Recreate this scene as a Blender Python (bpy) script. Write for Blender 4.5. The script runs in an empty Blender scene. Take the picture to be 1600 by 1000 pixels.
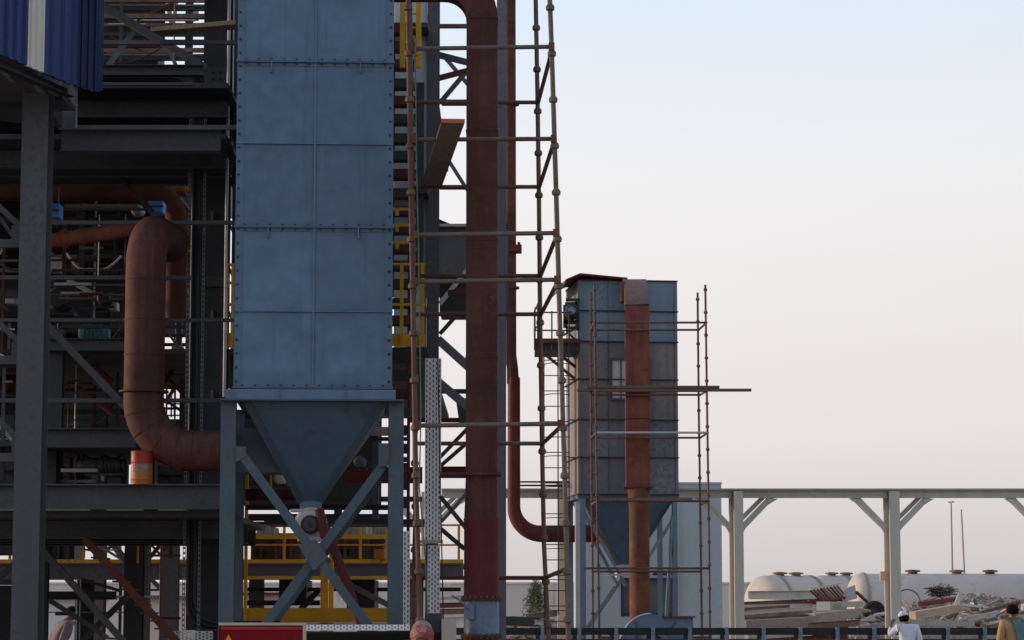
import bpy, math, random
from mathutils import Vector, Matrix
random.seed(7)
SC = bpy.context.scene
COL = SC.collection
PI = math.pi
# ------------------------------------------------------------------ camera
F = 4000.0                      # focal length in photo pixels (1600 wide)
CAMZ = 1.6
HOR = 965.0                     # horizon row in the photograph
PITCH = math.atan((HOR - 500.0) / F)
CP, SP = math.cos(PITCH), math.sin(PITCH)
cam = bpy.data.cameras.new('camera')
cam.sensor_width = 36.0
cam.lens = F / 1600.0 * 36.0
cam.clip_start = 0.5
cam.clip_end = 6000.0
camo = bpy.data.objects.new('camera', cam)
COL.objects.link(camo)
camo.location = (0, 0, CAMZ)
camo.rotation_euler = (PI / 2 + PITCH, 0, 0)
SC.camera = camo
# ------------------------------------------------------------------ sky and sun
SUN_EL = math.radians(6.0)
SUN_AZ = math.radians(-74.0)    # left of the view direction, a little beyond the plant
sunv = Vector((math.sin(SUN_AZ) * math.cos(SUN_EL), math.cos(SUN_AZ) * math.cos(SUN_EL), math.sin(SUN_EL)))
W = bpy.data.worlds.new('World')
SC.world = W
W.use_nodes = True
nt = W.node_tree
for n in list(nt.nodes):
    nt.nodes.remove(n)
def wn(t, **k):
    n = nt.nodes.new(t)
    for a, b in k.items():
        setattr(n, a, b)
    return n
sky = wn('ShaderNodeTexSky', sky_type='NISHITA', sun_disc=False, sun_elevation=SUN_EL, sun_rotation=SUN_AZ,
         air_density=1.0, dust_density=2.5, ozone_density=2.0)
tc = wn('ShaderNodeTexCoord')
sx = wn('ShaderNodeSeparateXYZ')
nt.links.new(tc.outputs['Generated'], sx.inputs[0])
asn = wn('ShaderNodeMath', operation='ARCSINE')
nt.links.new(sx.outputs['Z'], asn.inputs[0])
dv = wn('ShaderNodeMath', operation='DIVIDE')
nt.links.new(asn.outputs[0], dv.inputs[0])
dv.inputs[1].default_value = PI / 2
ramp = wn('ShaderNodeValToRGB')
nt.links.new(dv.outputs[0], ramp.inputs[0])
SKY = [(0.0, (.64, .615, .615)), (.045, (.86, .805, .805)), (.078, (.90, .86, .855)), (.108, (.93, .915, .925)),
       (.150, (.80, .905, 1.02)), (.24, (.66, .80, .97)), (.45, (.46, .58, .76)), (1.0, (.34, .44, .60))]
cr = ramp.color_ramp
while len(cr.elements) < len(SKY):
    cr.elements.new(0.5)
for e, (p, c) in zip(cr.elements, SKY):
    e.position = p
    e.color = (*c, 1)
dot = wn('ShaderNodeVectorMath', operation='DOT_PRODUCT')
nt.links.new(tc.outputs['Generated'], dot.inputs[0])
dot.inputs[1].default_value = (sunv.x, sunv.y, 0)
mr = wn('ShaderNodeMapRange')
nt.links.new(dot.outputs['Value'], mr.inputs[0])
for i, v in enumerate((-1.0, 1.0, .84, 1.20)):
    mr.inputs[1 + i].default_value = v
sc1 = wn('ShaderNodeVectorMath', operation='SCALE')
nt.links.new(ramp.outputs[0], sc1.inputs[0])
nt.links.new(mr.outputs[0], sc1.inputs[3])
hz = wn('ShaderNodeTexNoise')
hz.inputs['Scale'].default_value = 2.2
hz.inputs['Detail'].default_value = 4
hmap = wn('ShaderNodeMapping')
hmap.inputs['Scale'].default_value = (1, 1, 7)
nt.links.new(tc.outputs['Generated'], hmap.inputs[0])
nt.links.new(hmap.outputs[0], hz.inputs['Vector'])
hr = wn('ShaderNodeMapRange')
nt.links.new(hz.outputs['Fac'], hr.inputs[0])
for i, v in enumerate((.3, .7, 9.75, 10.25)):
    hr.inputs[1 + i].default_value = v
sc2 = wn('ShaderNodeVectorMath', operation='SCALE')
nt.links.new(hr.outputs[0], sc2.inputs[3])
nt.links.new(sc1.outputs[0], sc2.inputs[0])
mx = wn('ShaderNodeMix', data_type='RGBA')
mx.inputs[0].default_value = 0.88
nt.links.new(sky.outputs[0], mx.inputs[6])
nt.links.new(sc2.outputs[0], mx.inputs[7])
bg = wn('ShaderNodeBackground')
bg.inputs[1].default_value = 0.1
nt.links.new(mx.outputs[2], bg.inputs[0])
wo = wn('ShaderNodeOutputWorld')
nt.links.new(bg.outputs[0], wo.inputs[0])
sl = bpy.data.lights.new('sun', 'SUN')
sl.energy = 2.8
sl.angle = math.radians(4.0)
sl.color = (1.0, .74, .50)
slo = bpy.data.objects.new('sun', sl)
COL.objects.link(slo)
slo.rotation_euler = sunv.to_track_quat('Z', 'Y').to_euler()
slo.location = (-30, 20, 40)
vs = SC.view_settings
vs.view_transform = 'Standard'
vs.look = 'None'
vs.exposure = 0.0
vs.gamma = 1.0
vs.use_curve_mapping = False

# ------------------------------------------------------------------ materials
def mat(name, base, rough=.6, metal=0.0, var=.25, scale=2.0, dirt=None, amt=.5, streak=False, bump=.15, bscale=40.0, spec=.4, fine=1.0, spots=None, runs=None, lots=0.0):
    m = bpy.data.materials.new(name)
    m.use_nodes = True
    t = m.node_tree
    b = t.nodes['Principled BSDF']
    L = t.links.new
    def N(tp, **k):
        n = t.nodes.new(tp)
        for a, c in k.items():
            setattr(n, a, c)
        return n
    co = N('ShaderNodeTexCoord')
    mp = N('ShaderNodeMapping')
    L(co.outputs['Object'], mp.inputs[0])
    if streak:
        mp.inputs['Scale'].default_value = (1, 1, .12)
    n1 = N('ShaderNodeTexNoise')
    n1.inputs['Scale'].default_value = scale
    n1.inputs['Detail'].default_value = 6
    n1.inputs['Roughness'].default_value = .6
    L(mp.outputs[0], n1.inputs['Vector'])
    n2 = N('ShaderNodeTexNoise')
    n2.inputs['Scale'].default_value = scale * 9
    n2.inputs['Detail'].default_value = 5
    L(co.outputs['Object'], n2.inputs['Vector'])
    r1 = N('ShaderNodeMapRange')
    L(n1.outputs['Fac'], r1.inputs[0])
    r1.inputs[1].default_value = .3
    r1.inputs[2].default_value = .7
    r1.inputs[3].default_value = 1 - var
    r1.inputs[4].default_value = 1 + var
    sc = N('ShaderNodeVectorMath', operation='SCALE')
    sc.inputs[0].default_value = base
    L(r1.outputs[0], sc.inputs[3])
    out = sc.outputs[0]
    if dirt:
        ad = N('ShaderNodeMath', operation='ADD')
        L(n1.outputs['Fac'], ad.inputs[0])
        fw = N('ShaderNodeMapRange')
        L(n2.outputs['Fac'], fw.inputs[0])
        fw.inputs[3].default_value = .5 - .5 * fine
        fw.inputs[4].default_value = .5 + .5 * fine
        L(fw.outputs[0], ad.inputs[1])
        r2 = N('ShaderNodeMapRange')
        L(ad.outputs[0], r2.inputs[0])
        r2.inputs[1].default_value = 1.25 - amt * .5
        r2.inputs[2].default_value = 1.45 - amt * .3
        mxn = N('ShaderNodeMix', data_type='RGBA')
        L(r2.outputs[0], mxn.inputs[0])
        L(out, mxn.inputs[6])
        mxn.inputs[7].default_value = (*dirt, 1)
        out = mxn.outputs[2]
    for layer, is_run in ((spots, False), (runs, True)):
        if not layer:
            continue
        colr, lo, hi, scl = layer
        mp2 = N('ShaderNodeMapping')
        L(co.outputs['Object'], mp2.inputs[0])
        if is_run:
            mp2.inputs['Scale'].default_value = (1, 1, .045)
        n4 = N('ShaderNodeTexNoise')
        n4.inputs['Scale'].default_value = scl
        n4.inputs['Detail'].default_value = 5
        n4.inputs['Roughness'].default_value = .65
        L(mp2.outputs[0], n4.inputs['Vector'])
        r4 = N('ShaderNodeMapRange')
        L(n4.outputs['Fac'], r4.inputs[0])
        r4.inputs[1].default_value = lo
        r4.inputs[2].default_value = hi
        m4 = N('ShaderNodeMix', data_type='RGBA')
        L(r4.outputs[0], m4.inputs[0])
        L(out, m4.inputs[6])
        m4.inputs[7].default_value = (*colr, 1)
        out = m4.outputs[2]
    if lots:
        oi = N('ShaderNodeObjectInfo')
        r5 = N('ShaderNodeMapRange')
        L(oi.outputs['Random'], r5.inputs[0])
        r5.inputs[3].default_value = 1 - lots
        r5.inputs[4].default_value = 1 + lots
        s5 = N('ShaderNodeVectorMath', operation='SCALE')
        L(out, s5.inputs[0])
        L(r5.outputs[0], s5.inputs[3])
        out = s5.outputs[0]
    L(out, b.inputs['Base Color'])
    rr = N('ShaderNodeMapRange')
    L(n2.outputs['Fac'], rr.inputs[0])
    rr.inputs[3].default_value = max(.05, rough - .15)
    rr.inputs[4].default_value = min(1, rough + .15)
    L(rr.outputs[0], b.inputs['Roughness'])
    b.inputs['Metallic'].default_value = metal
    b.inputs['Specular IOR Level'].default_value = spec
    if bump:
        n3 = N('ShaderNodeTexNoise')
        n3.inputs['Scale'].default_value = bscale
        n3.inputs['Detail'].default_value = 4
        L(co.outputs['Object'], n3.inputs['Vector'])
        bp = N('ShaderNodeBump')
        bp.inputs['Strength'].default_value = bump
        bp.inputs['Distance'].default_value = .02
        L(n3.outputs['Fac'], bp.inputs['Height'])
        L(bp.outputs[0], b.inputs['Normal'])
    return m
MT = {
 'bh': mat('blue_grey_paint', (0.098, 0.176, 0.270), .42, var=.34, scale=.75, dirt=(0.052, 0.094, 0.146), amt=.62, streak=False, bump=.10, bscale=9, fine=.3, runs=((.060, .098, .150), .54, .78, 6.0), spots=((.075, .06, .055), .70, .78, 9.0), lots=0.13),
 'leg': mat('slate_paint', (0.068, 0.092, 0.118), .55, var=.18, scale=2, dirt=(0.050, 0.062, 0.078), amt=.3, spots=((.10, .06, .045), .67, .76, 8.0)),
 'grey': mat('grey_primer', (0.060, 0.060, 0.068), .6, var=.18, scale=2.2, dirt=(0.045, 0.040, 0.040), amt=.4, streak=True, spots=((.085, .05, .04), .66, .76, 6.0), lots=0.12),
 'grey2': mat('light_grey_primer', (0.130, 0.130, 0.145), .6, var=.15, scale=2, dirt=(0.090, 0.080, 0.075), amt=.35, streak=True),
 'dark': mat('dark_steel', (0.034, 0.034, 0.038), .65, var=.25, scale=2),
 'black': mat('black_rubber', (0.009, 0.009, 0.010), .55, var=.3, scale=5),
 'rust': mat('rusty_duct_steel', (0.088, 0.034, 0.029), .75, var=.38, scale=1.6, dirt=(0.120, 0.052, 0.042), amt=.5, bump=.25, bscale=30, spec=0.18, runs=((.060, .022, .020), .50, .70, 6.0), spots=((.16, .085, .06), .64, .76, 5.0)),
 'oxide': mat('red_oxide_primer', (0.115, 0.026, 0.024), .65, var=.25, scale=2.2, dirt=(0.100, 0.028, 0.026), amt=.45, spec=0.2, runs=((.085, .022, .020), .50, .72, 7.0), spots=((.17, .09, .075), .66, .78, 6.0)),
 'orust': mat('orange_rust', (0.205, 0.064, 0.047), .8, var=.3, scale=2.5, dirt=(0.200, 0.078, 0.036), amt=.45, bump=.3, bscale=30, spec=0.2, runs=((.13, .045, .030), .48, .68, 6.0), spots=((.085, .040, .030), .58, .72, 7.0)),
 'tube': mat('weathered_scaffold_tube', (0.125, 0.060, 0.044), .7, var=.3, scale=3.0, dirt=(0.120, 0.095, 0.075), amt=.5, bump=.3, bscale=60, lots=0.2),
 'tube2': mat('scaffold_tube_grey', (0.130, 0.105, 0.085), .65, var=.3, scale=3.0, dirt=(0.110, 0.060, 0.045), amt=.5, bump=.3, bscale=60, lots=0.15),
 'yellow': mat('yellow_paint', (0.660, 0.350, 0.008), .5, var=.15, scale=3, dirt=(0.260, 0.140, 0.020), amt=.28),
 'galv': mat('galvanised_sheet', (0.480, 0.470, 0.480), .5, metal=.15, var=.12, scale=4, dirt=(0.340, 0.310, 0.290), amt=.3, lots=0.1),
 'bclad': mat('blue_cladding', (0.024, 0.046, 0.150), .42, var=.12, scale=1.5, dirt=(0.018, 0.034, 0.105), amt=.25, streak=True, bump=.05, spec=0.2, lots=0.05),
 'darkblue': mat('darkblue_cladding', (0.010, 0.020, 0.080), .42, var=.12, scale=1.5, bump=.05, spec=0.2),  # corner sheets in a darker blue than the other cladding
 'wclad': mat('cream_cladding', (.62, .58, .50), .5, var=.1, scale=2, dirt=(.42, .37, .30), amt=.3, streak=True, bump=.05),
 'cream': mat('cream_render', (0.660, 0.500, 0.340), .8, var=.12, scale=1.2, dirt=(0.520, 0.390, 0.270), amt=.35),
 'cabin': mat('pale_blue_panel', (0.410, 0.460, 0.490), .6, var=.1, scale=.8, dirt=(0.380, 0.410, 0.420), amt=.3, streak=True, runs=((.40, .40, .39), .55, .8, 4.0)),
 'gantry': mat('grey_green_steel', (0.530, 0.505, 0.450), .55, var=.12, scale=1.5, dirt=(0.420, 0.380, 0.320), amt=.3, streak=True, spots=((.33, .21, .13), .66, .76, 6.0), runs=((.42, .37, .31), .55, .75, 5.0)),
 'wood': mat('scaffold_board', (0.170, 0.125, 0.090), .8, var=.3, scale=3, dirt=(0.080, 0.058, 0.045), amt=.45, bump=.4, bscale=50, lots=0.2),
 'redend': mat('red_painted_end', (.48, .10, .05), .6, var=.15, scale=4),
 'wall': mat('whitewashed_wall', (0.660, 0.560, 0.510), .9, var=.12, scale=.25, dirt=(0.520, 0.430, 0.390), amt=.4, streak=True, runs=((.55, .47, .43), .5, .75, 1.2)),
 'tank': mat('faded_tank_paint', (0.530, 0.450, 0.400), .6, var=.12, scale=.7, dirt=(0.340, 0.250, 0.200), amt=.25, streak=True, fine=.4, runs=((.47, .36, .28), .54, .78, 2.5)),
 'sand': mat('sandy_ground', (.33, .26, .20), .95, var=.2, scale=.08, dirt=(.24, .19, .15), amt=.5, bump=.4, bscale=3),
 'rubble': mat('rubble_dust', (.36, .29, .25), .95, var=.35, scale=1.5, dirt=(.20, .14, .12), amt=.5, bump=.5, bscale=12),
 'pale': mat('pale_board', (0.460, 0.395, 0.355), .8, var=.2, scale=2, dirt=(0.420, 0.340, 0.280), amt=.4, lots=0.15),
 'primer': mat('grey_brown_plate', (0.195, 0.185, 0.190), .65, var=.25, scale=1.1, dirt=(0.150, 0.135, 0.130), amt=.5, streak=True, runs=((.12, .10, .095), .52, .72, 5.0), lots=0.15),
 'fan': mat('fan_blue_paint', (0.125, 0.180, 0.260), .45, var=.2, scale=1.6, dirt=(0.090, 0.110, 0.150), amt=.35),
 'red': mat('red_board_paint', (0.200, 0.003, 0.006), .45, var=.15, scale=2, dirt=(0.150, 0.003, 0.006), amt=.3, bump=.05, spec=0.15),
 'rim': mat('cream_rim', (.50, .40, .31), .7, var=.15, scale=5),
 'orange': mat('orange_drum', (0.360, 0.100, 0.012), .5, var=.2, scale=4, dirt=(0.250, 0.080, 0.020), amt=.3),
 'dred': mat('drum_red', (0.320, 0.020, 0.012), .5, var=.15, scale=4),
 'glass': mat('dusty_window', (.085, .075, .068), .25, var=.2, scale=1.5, bump=0, spec=.6),
 'trim': mat('navy_window_frame', (.02, .03, .08), .5, var=.1),
 'white': mat('white_paint', (0.620, 0.600, 0.580), .6, var=.1, scale=2, dirt=(.5, .45, .4), amt=.25),
 'teal': mat('faded_teal', (.09, .20, .22), .6, var=.2, scale=3),
 'bright': mat('bright_blue_sheet', (0.090, 0.330, 0.800), .5, var=.15, scale=2),
 'rope': mat('green_rope', (0.070, 0.120, 0.090), .9, var=.3, scale=12),
 'skin': mat('skin', (.20, .10, .065), .55, var=.1, scale=8, bump=.05),
 'hair': mat('dark_hair', (.010, .008, .008), .9, var=.3, scale=20, spec=.05),
 'cloth_white': mat('white_cotton', (.62, .62, .68), .9, var=.12, scale=4, bump=.5, bscale=14),
 'cloth_tan': mat('tan_cotton', (.42, .26, .13), .9, var=.12, scale=4, bump=.5, bscale=14),
 'cloth_mauve': mat('mauve_cotton', (0.200, 0.145, 0.150), .9, var=.12, scale=4, bump=.5, bscale=14),
 'cloth_red': mat('red_headcloth', (0.280, 0.075, 0.068), .9, var=.25, scale=8, dirt=(.62, .45, .42), amt=.45, bump=.4, bscale=25),
 'leaf': mat('dusty_leaf', (0.125, 0.148, 0.082), .7, var=.4, scale=3, bump=0),
 'tan': mat('tan_board', (0.460, 0.330, 0.245), .85, var=.2, scale=2, dirt=(.36, .26, .18), amt=.4, lots=0.15),
 'scrap': mat('weathered_scrap_steel', (.20, .125, .10), .8, var=.3, scale=2, dirt=(.27, .20, .16), amt=.5, spec=.2, lots=0.25),
 'f2blue': mat('faded_blue_paint', (.155, .225, .285), .5, var=.18, scale=1.2, dirt=(.11, .15, .18), amt=.4, streak=True, runs=((.10, .13, .155), .55, .75, 6.0), spots=((.13, .07, .045), .66, .74, 7.0), lots=0.08),
 'rust2': mat('scaly_dark_rust', (0.140, 0.058, 0.042), .8, var=.3, scale=2.5, dirt=(.25, .085, .03), amt=.5, bump=.3, spec=.2),
 'pinkp': mat('pinkish_primer', (0.210, 0.145, 0.128), .7, var=.2, scale=3, dirt=(.16, .09, .075), amt=.45, spec=.2),
 'tray': mat('bright_zinc_tray', (.80, .77, .78), .5, var=.08, scale=4, dirt=(.60, .55, .53), amt=.25),
 'primer2': mat('blue_grey_plate', (.165, .18, .215), .6, var=.22, scale=1.1, dirt=(.10, .105, .12), amt=.5, streak=True, runs=((.09, .095, .11), .52, .72, 5.0), lots=0.15),
 'sidetan': mat('sunwarm_tan_plate', (.24, .165, .11), .75, var=.2, scale=2, dirt=(.16, .11, .08), amt=.4, streak=True),  # tan with low-sun warmth put into the colour for the side panels
 'slab': mat('dusty_slab', (.33, .26, .22), .85, var=.2, scale=2, dirt=(.22, .16, .13), amt=.45, lots=0.15),
 'drust': mat('dark_brown_rust', (0.095, 0.040, 0.028), .8, var=.3, scale=2, spec=.15),  # plain dark brown rust with random variation
 'bark': mat('bark', (.10, .075, .055), .9, var=.3, scale=5, bump=.5),
}

# ------------------------------------------------------------------ geometry helpers
def R(px, py, Y):
    x = (px - 800.0) / F
    v = (500.0 - py) / F
    t = Y / (CP - v * SP)
    return Vector((x * t, Y, CAMZ + (SP + v * CP) * t))
def S(py, Y):                                   # photo pixels per metre there
    z = R(800, py, Y).z
    return F / (Y * CP + (z - CAMZ) * SP)
V = Vector
class MB:
    def __init__(s):
        s.v = []
        s.f = []
    def add(s, vs, fs):
        o = len(s.v)
        s.v += [V(p) for p in vs]
        s.f += [tuple(i + o for i in f) for f in fs]
        return s
    def box(s, a, b):
        (x0, y0, z0), (x1, y1, z1) = a, b
        return s.add([(x0, y0, z0), (x1, y0, z0), (x1, y1, z0), (x0, y1, z0), (x0, y0, z1), (x1, y0, z1), (x1, y1, z1), (x0, y1, z1)],
                     [(0, 3, 2, 1), (4, 5, 6, 7), (0, 1, 5, 4), (1, 2, 6, 5), (2, 3, 7, 6), (3, 0, 4, 7)])
    def sweep(s, pts, prof, up, scales=None, cap=True):
        pts = [V(p) for p in pts]
        n, k = len(pts), len(prof)
        up = V(up)
        vs = []
        for i, p in enumerate(pts):
            t = (pts[min(i + 1, n - 1)] - pts[max(i - 1, 0)]).normalized()
            sd = t.cross(up)
            if sd.length < 1e-4:
                sd = t.cross(V((1, 0.1, 0)))
            sd.normalize()
            uv = sd.cross(t).normalized()
            q = scales[i] if scales else 1.0
            vs += [p + sd * (a * q) + uv * (b * q) for a, b in prof]
        fs = []
        for i in range(n - 1):
            for j in range(k):
                fs.append((i * k + j, i * k + (j + 1) % k, (i + 1) * k + (j + 1) % k, (i + 1) * k + j))
        if cap:
            fs.append(tuple(range(k - 1, -1, -1)))
            fs.append(tuple(range((n - 1) * k, n * k)))
        return s.add(vs, fs)
    def tube(s, pts, r, n=12, up=(0, 1, 0), scales=None):
        return s.sweep(pts, [(r * math.cos(2 * PI * i / n), r * math.sin(2 * PI * i / n)) for i in range(n)], up, scales)
    def lathe(s, c, axis, prof, n=16):           # prof: list of (radius, distance along axis)
        c, ax = V(c), V(axis).normalized()
        a = ax.orthogonal().normalized()
        b = ax.cross(a)
        vs = []
        for r, h in prof:
            r = max(r, .0005)
            vs += [c + ax * h + (a * math.cos(2 * PI * i / n) + b * math.sin(2 * PI * i / n)) * r for i in range(n)]
        fs = []
        for j in range(len(prof) - 1):
            for i in range(n):
                fs.append((j * n + i, j * n + (i + 1) % n, (j + 1) * n + (i + 1) % n, (j + 1) * n + i))
        fs.append(tuple(range(n - 1, -1, -1)))
        fs.append(tuple(range((len(prof) - 1) * n, len(prof) * n)))
        return s.add(vs, fs)
    def prism(s, poly, y0, y1):                  # polygon in (x,z), extruded along y
        k = len(poly)
        return s.add([(x, y0, z) for x, z in poly] + [(x, y1, z) for x, z in poly],
                     [tuple(range(k)), tuple(range(2 * k - 1, k - 1, -1))] + [(i, i + k, (i + 1) % k + k, (i + 1) % k) for i in range(k)])
    def mesh(s, name, m, smooth=False, off=(0, 0, 0)):
        me = bpy.data.meshes.new(name)
        off = V(off)
        me.from_pydata([p - off for p in s.v], [], s.f)
        me.materials.append(m if not isinstance(m, str) else MT[m])
        me.update()
        if smooth:
            me.shade_smooth()
            try:
                me.set_sharp_from_angle(angle=math.radians(40))
            except Exception:
                pass
        return me
    def build(s, name, m, par=None, smooth=False, local=False):
        off = V((0, 0, 0))
        if par is not None and not local:
            q = par
            while q is not None:
                off += q.location
                q = q.parent
        o = bpy.data.objects.new(name, s.mesh(name, m, smooth, off))
        COL.objects.link(o)
        if par is not None:
            o.parent = par
        return o
def tag(o, label, cat, group=None, kind=None):
    o['label'] = label
    o['category'] = cat
    if group:
        o['group'] = group
    if kind:
        o['kind'] = kind
    return o
def thing(name, label, cat, loc, group=None, rz=0):
    o = bpy.data.objects.new(name, None)
    o.empty_display_size = .2
    COL.objects.link(o)
    o.location = loc
    o.rotation_euler = (0, 0, rz)
    return tag(o, label, cat, group)
def dup(o, par=None, loc=None):
    c = o.copy()
    COL.objects.link(c)
    if par is not None:
        c.parent = par
    if loc is not None:
        c.location = loc
    for ch in list(o.children):
        dup(ch, c)
    return c
def struct(o):
    o['kind'] = 'structure'
    return o
def stuff(o):
    o['kind'] = 'stuff'
    return o
def P_I(w, h, tf=None, tw=None):
    tf = tf or max(.008, .055 * h)
    tw = tw or max(.006, .045 * w)
    a, b, c, d = w / 2, h / 2, tw / 2, h / 2 - tf
    return [(-a, -b), (a, -b), (a, -d), (c, -d), (c, d), (a, d), (a, b), (-a, b), (-a, d), (-c, d), (-c, -d), (-a, -d)]
def P_box(w, h):
    return [(-w / 2, -h / 2), (w / 2, -h / 2), (w / 2, h / 2), (-w / 2, h / 2)]
def P_L(w, h, t=None):
    t = t or max(.006, .1 * w)
    return [(-w / 2, -h / 2), (w / 2, -h / 2), (w / 2, -h / 2 + t), (-w / 2 + t, -h / 2 + t), (-w / 2 + t, h / 2), (-w / 2, h / 2)]
def P_C(w, h, t=None):
    t = t or max(.006, .07 * h)
    a, b = w / 2, h / 2
    return [(-a, -b), (a, -b), (a, b), (-a, b), (-a, b - t), (a - t, b - t), (a - t, -b + t), (-a, -b + t)]
def prof(kind, w, h):
    return {'I': P_I, 'box': P_box, 'L': P_L, 'C': P_C}[kind](w, h)
def hb(par, name, x0, x1, y0, y1, Y, m='grey', kind='I', w=None):
    """horizontal member along x in the plane Y, photo rows y0..y1"""
    ym = (y0 + y1) / 2
    h = (y1 - y0) / S(ym, Y)
    a, b = R(x0, ym, Y), R(x1, ym, Y)
    mb = MB()
    if kind == 'tube':
        mb.tube([a, b], h / 2, 12)
    else:
        mb.sweep([a, b], prof(kind, w or max(.06, h * .6), h), (0, 0, 1))
    return mb.build(name, m, par, smooth=kind == 'tube')
def vb(par, name, x0, x1, yref, yt, yb, Y, m='grey', kind='I', d=None):
    """vertical member, x0..x1 measured at row yref; yb None = ground"""
    s = S(yref, Y)
    w = (x1 - x0) / s
    c = R((x0 + x1) / 2, yref, Y)
    zt = R(800, yt, Y).z
    zb = 0.0 if yb is None else R(800, yb, Y).z
    mb = MB()
    if kind == 'tube':
        mb.tube([(c.x, Y, zb), (c.x, Y, zt)], w / 2, 12)
    else:
        mb.sweep([(c.x, Y, zb), (c.x, Y, zt)], prof(kind, w, d or w), (0, 1, 0))
    return mb.build(name, m, par, smooth=kind == 'tube')
def db(par, name, a, b, Y, th, m='grey', kind='L', Yb=None, d=None):
    """bar between two photo points, th photo pixels wide"""
    Yb = Y if Yb is None else Yb
    p, q = R(*a, Y), R(*b, Yb)
    w = th / S((a[1] + b[1]) / 2, (Y + Yb) / 2)
    mb = MB()
    if kind == 'tube':
        mb.tube([p, q], w / 2, 12)
    else:
        mb.sweep([p, q], prof(kind, w, d or w), (0, 1, 0))
    return mb.build(name, m, par, smooth=kind == 'tube')
def plate(par, name, pts, Y, t, m='grey'):
    """flat plate outlined by photo points in the plane Y, t thick behind it"""
    q = [R(x, y, Y) for x, y in pts]
    mb = MB().prism([(p.x, p.z) for p in q], Y, Y + t)
    return mb.build(name, m, par)
def fillet(pts, r, n=8):
    pts = [V(p) for p in pts]
    out = [pts[0]]
    for i in range(1, len(pts) - 1):
        a, b, c = pts[i - 1], pts[i], pts[i + 1]
        u, w = (a - b).normalized(), (c - b).normalized()
        ang = u.angle(w)
        l = r / math.tan(ang / 2)
        p0, p1 = b + u * l, b + w * l
        bis = (u + w).normalized()
        cen = b + bis * (r / math.sin(ang / 2))
        e0, e1 = p0 - cen, p1 - cen
        tot = e0.angle(e1)
        for k in range(n + 1):
            f = k / n
            out.append(cen + (e0 * math.sin((1 - f) * tot) + e1 * math.sin(f * tot)) / math.sin(tot))
    out.append(pts[-1])
    return out
def ring(par, name, c, axis, r0, r1, h, m, n=20):
    return MB().lathe(c, axis, [(r0, -h / 2), (r1, -h / 2), (r1, h / 2), (r0, h / 2)], n).build(name, m, par)
def perf(x0, x1, z0, z1, y, cols, rows, t=.003, fill=.45, stag=True):
    """perforated sheet in the xz plane with real slots"""
    mb = MB()
    cw, rh = (x1 - x0) / cols, (z1 - z0) / rows
    for i in range(cols):
        off = rh / 2 if (stag and i % 2) else 0
        nrow = rows - 1 if off else rows
        xa = x0 + i * cw
        if off:
            for za in (z0, z1 - rh / 2):
                mb.add([(xa, y, za), (xa + cw, y, za), (xa + cw, y, za + rh / 2), (xa, y, za + rh / 2)], [(0, 1, 2, 3)])
        for j in range(nrow):
            za = z0 + off + j * rh
            cx, cz, hx, hz = xa + cw / 2, za + rh / 2, cw * fill / 2, rh * .58 / 2
            vs = [(xa, y, za), (xa + cw, y, za), (xa + cw, y, za + rh), (xa, y, za + rh),
                  (cx - hx, y, cz - hz), (cx + hx, y, cz - hz), (cx + hx, y, cz + hz), (cx - hx, y, cz + hz)]
            mb.add(vs, [(0, 1, 5, 4), (1, 2, 6, 5), (2, 3, 7, 6), (3, 0, 4, 7)])
    return mb

# ================================================================== GROUND
MB().add([(-260, -60, 0), (260, -60, 0), (260, 300, 0), (-260, 300, 0)], [(0, 1, 2, 3)]).build('ground', 'sand')
struct(bpy.data.objects['ground'])

# ================================================================== LEFT STEEL FRAME
YS = 28.5
frame = thing('steel_frame', 'multi-storey dark grey steel frame of the plant, behind and left of the tall blue-grey filter', 'steel structure', (-4, 32, 0))
def fh(*a, **k): return hb(frame, *a, **k)
def fv(*a, **k): return vb(frame, *a, **k)
def fd(*a, **k): return db(frame, *a, **k)
# columns
fv('column', 31, 72, 560, 132, None, 26.6, 'grey', 'I', .34)
fv('column', 315, 356, 500, -120, None, 30.6, 'dark', 'I', .34)
fv('column', 75, 99, 600, 515, 790, 31.5, 'grey')
fv('column', 62, 90, 730, 690, 765, 31.2, 'grey')
fv('column', 60, 76, 900, 820, None, 34, 'dark')
fv('column', 196, 224, 900, 815, None, 34, 'dark')
fv('column', 146, 165, 920, 830, None, 40, 'grey2')
fv('column', 254, 279, 920, 815, None, 37, 'grey2')
fv('column', 94, 119, 170, 130, 205, 28.7, 'grey')
fv('column', -60, -25, 500, -120, None, 31, 'grey')
fv('column', 150, 172, 400, -120, 815, 38, 'dark')
fv('column', 232, 252, 400, 237, 815, 39, 'dark')
# beams
fh('beam', 120, 372, 196, 203, 28.2, 'grey', 'box')
fh('beam', 96, 345, 203, 238, YS, 'grey', 'I', w=.2)
fh('beam', -60, 345, 757, 796, YS, 'grey', 'I', w=.22)
fh('beam', -60, 357, 797, 809, 29.4, 'dark', 'C')
fh('beam', -60, 357, 812, 824, 30.2, 'dark', 'C')
fh('beam', 62, 212, 670, 700, 30, 'grey', 'I', w=.2)
fh('beam', 72, 195, 530, 549, 31.3, 'grey', 'I', w=.2)
fh('beam', 72, 318, 103, 119, 29.5, 'grey', 'I', w=.16)
fh('beam', 120, 372, 62, 70, 28.8, 'grey', 'L')
fh('beam', 150, 330, 22, 29, 32, 'scrap', 'C')
fh('beam', 72, 300, 128, 133, 28.9, 'grey2', 'L')
fh('beam', 72, 320, 140, 176, 31, 'dark', 'I', w=.2)
for x0, x1, y0, y1, Y in ((68, 372, 344, 351, 29.1), (-40, 300, 430, 437, 29.1), (-40, 372, 497, 503, 29.1), (-40, 372, 622, 629, 29.1)):
    fh('girt', x0, x1, y0, y1, Y, 'grey', 'L')
fh('beam', 280, 357, 360, 380, 33, 'dark')
fh('beam', 320, 357, 432, 448, 30.4, 'grey', 'box')
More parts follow.
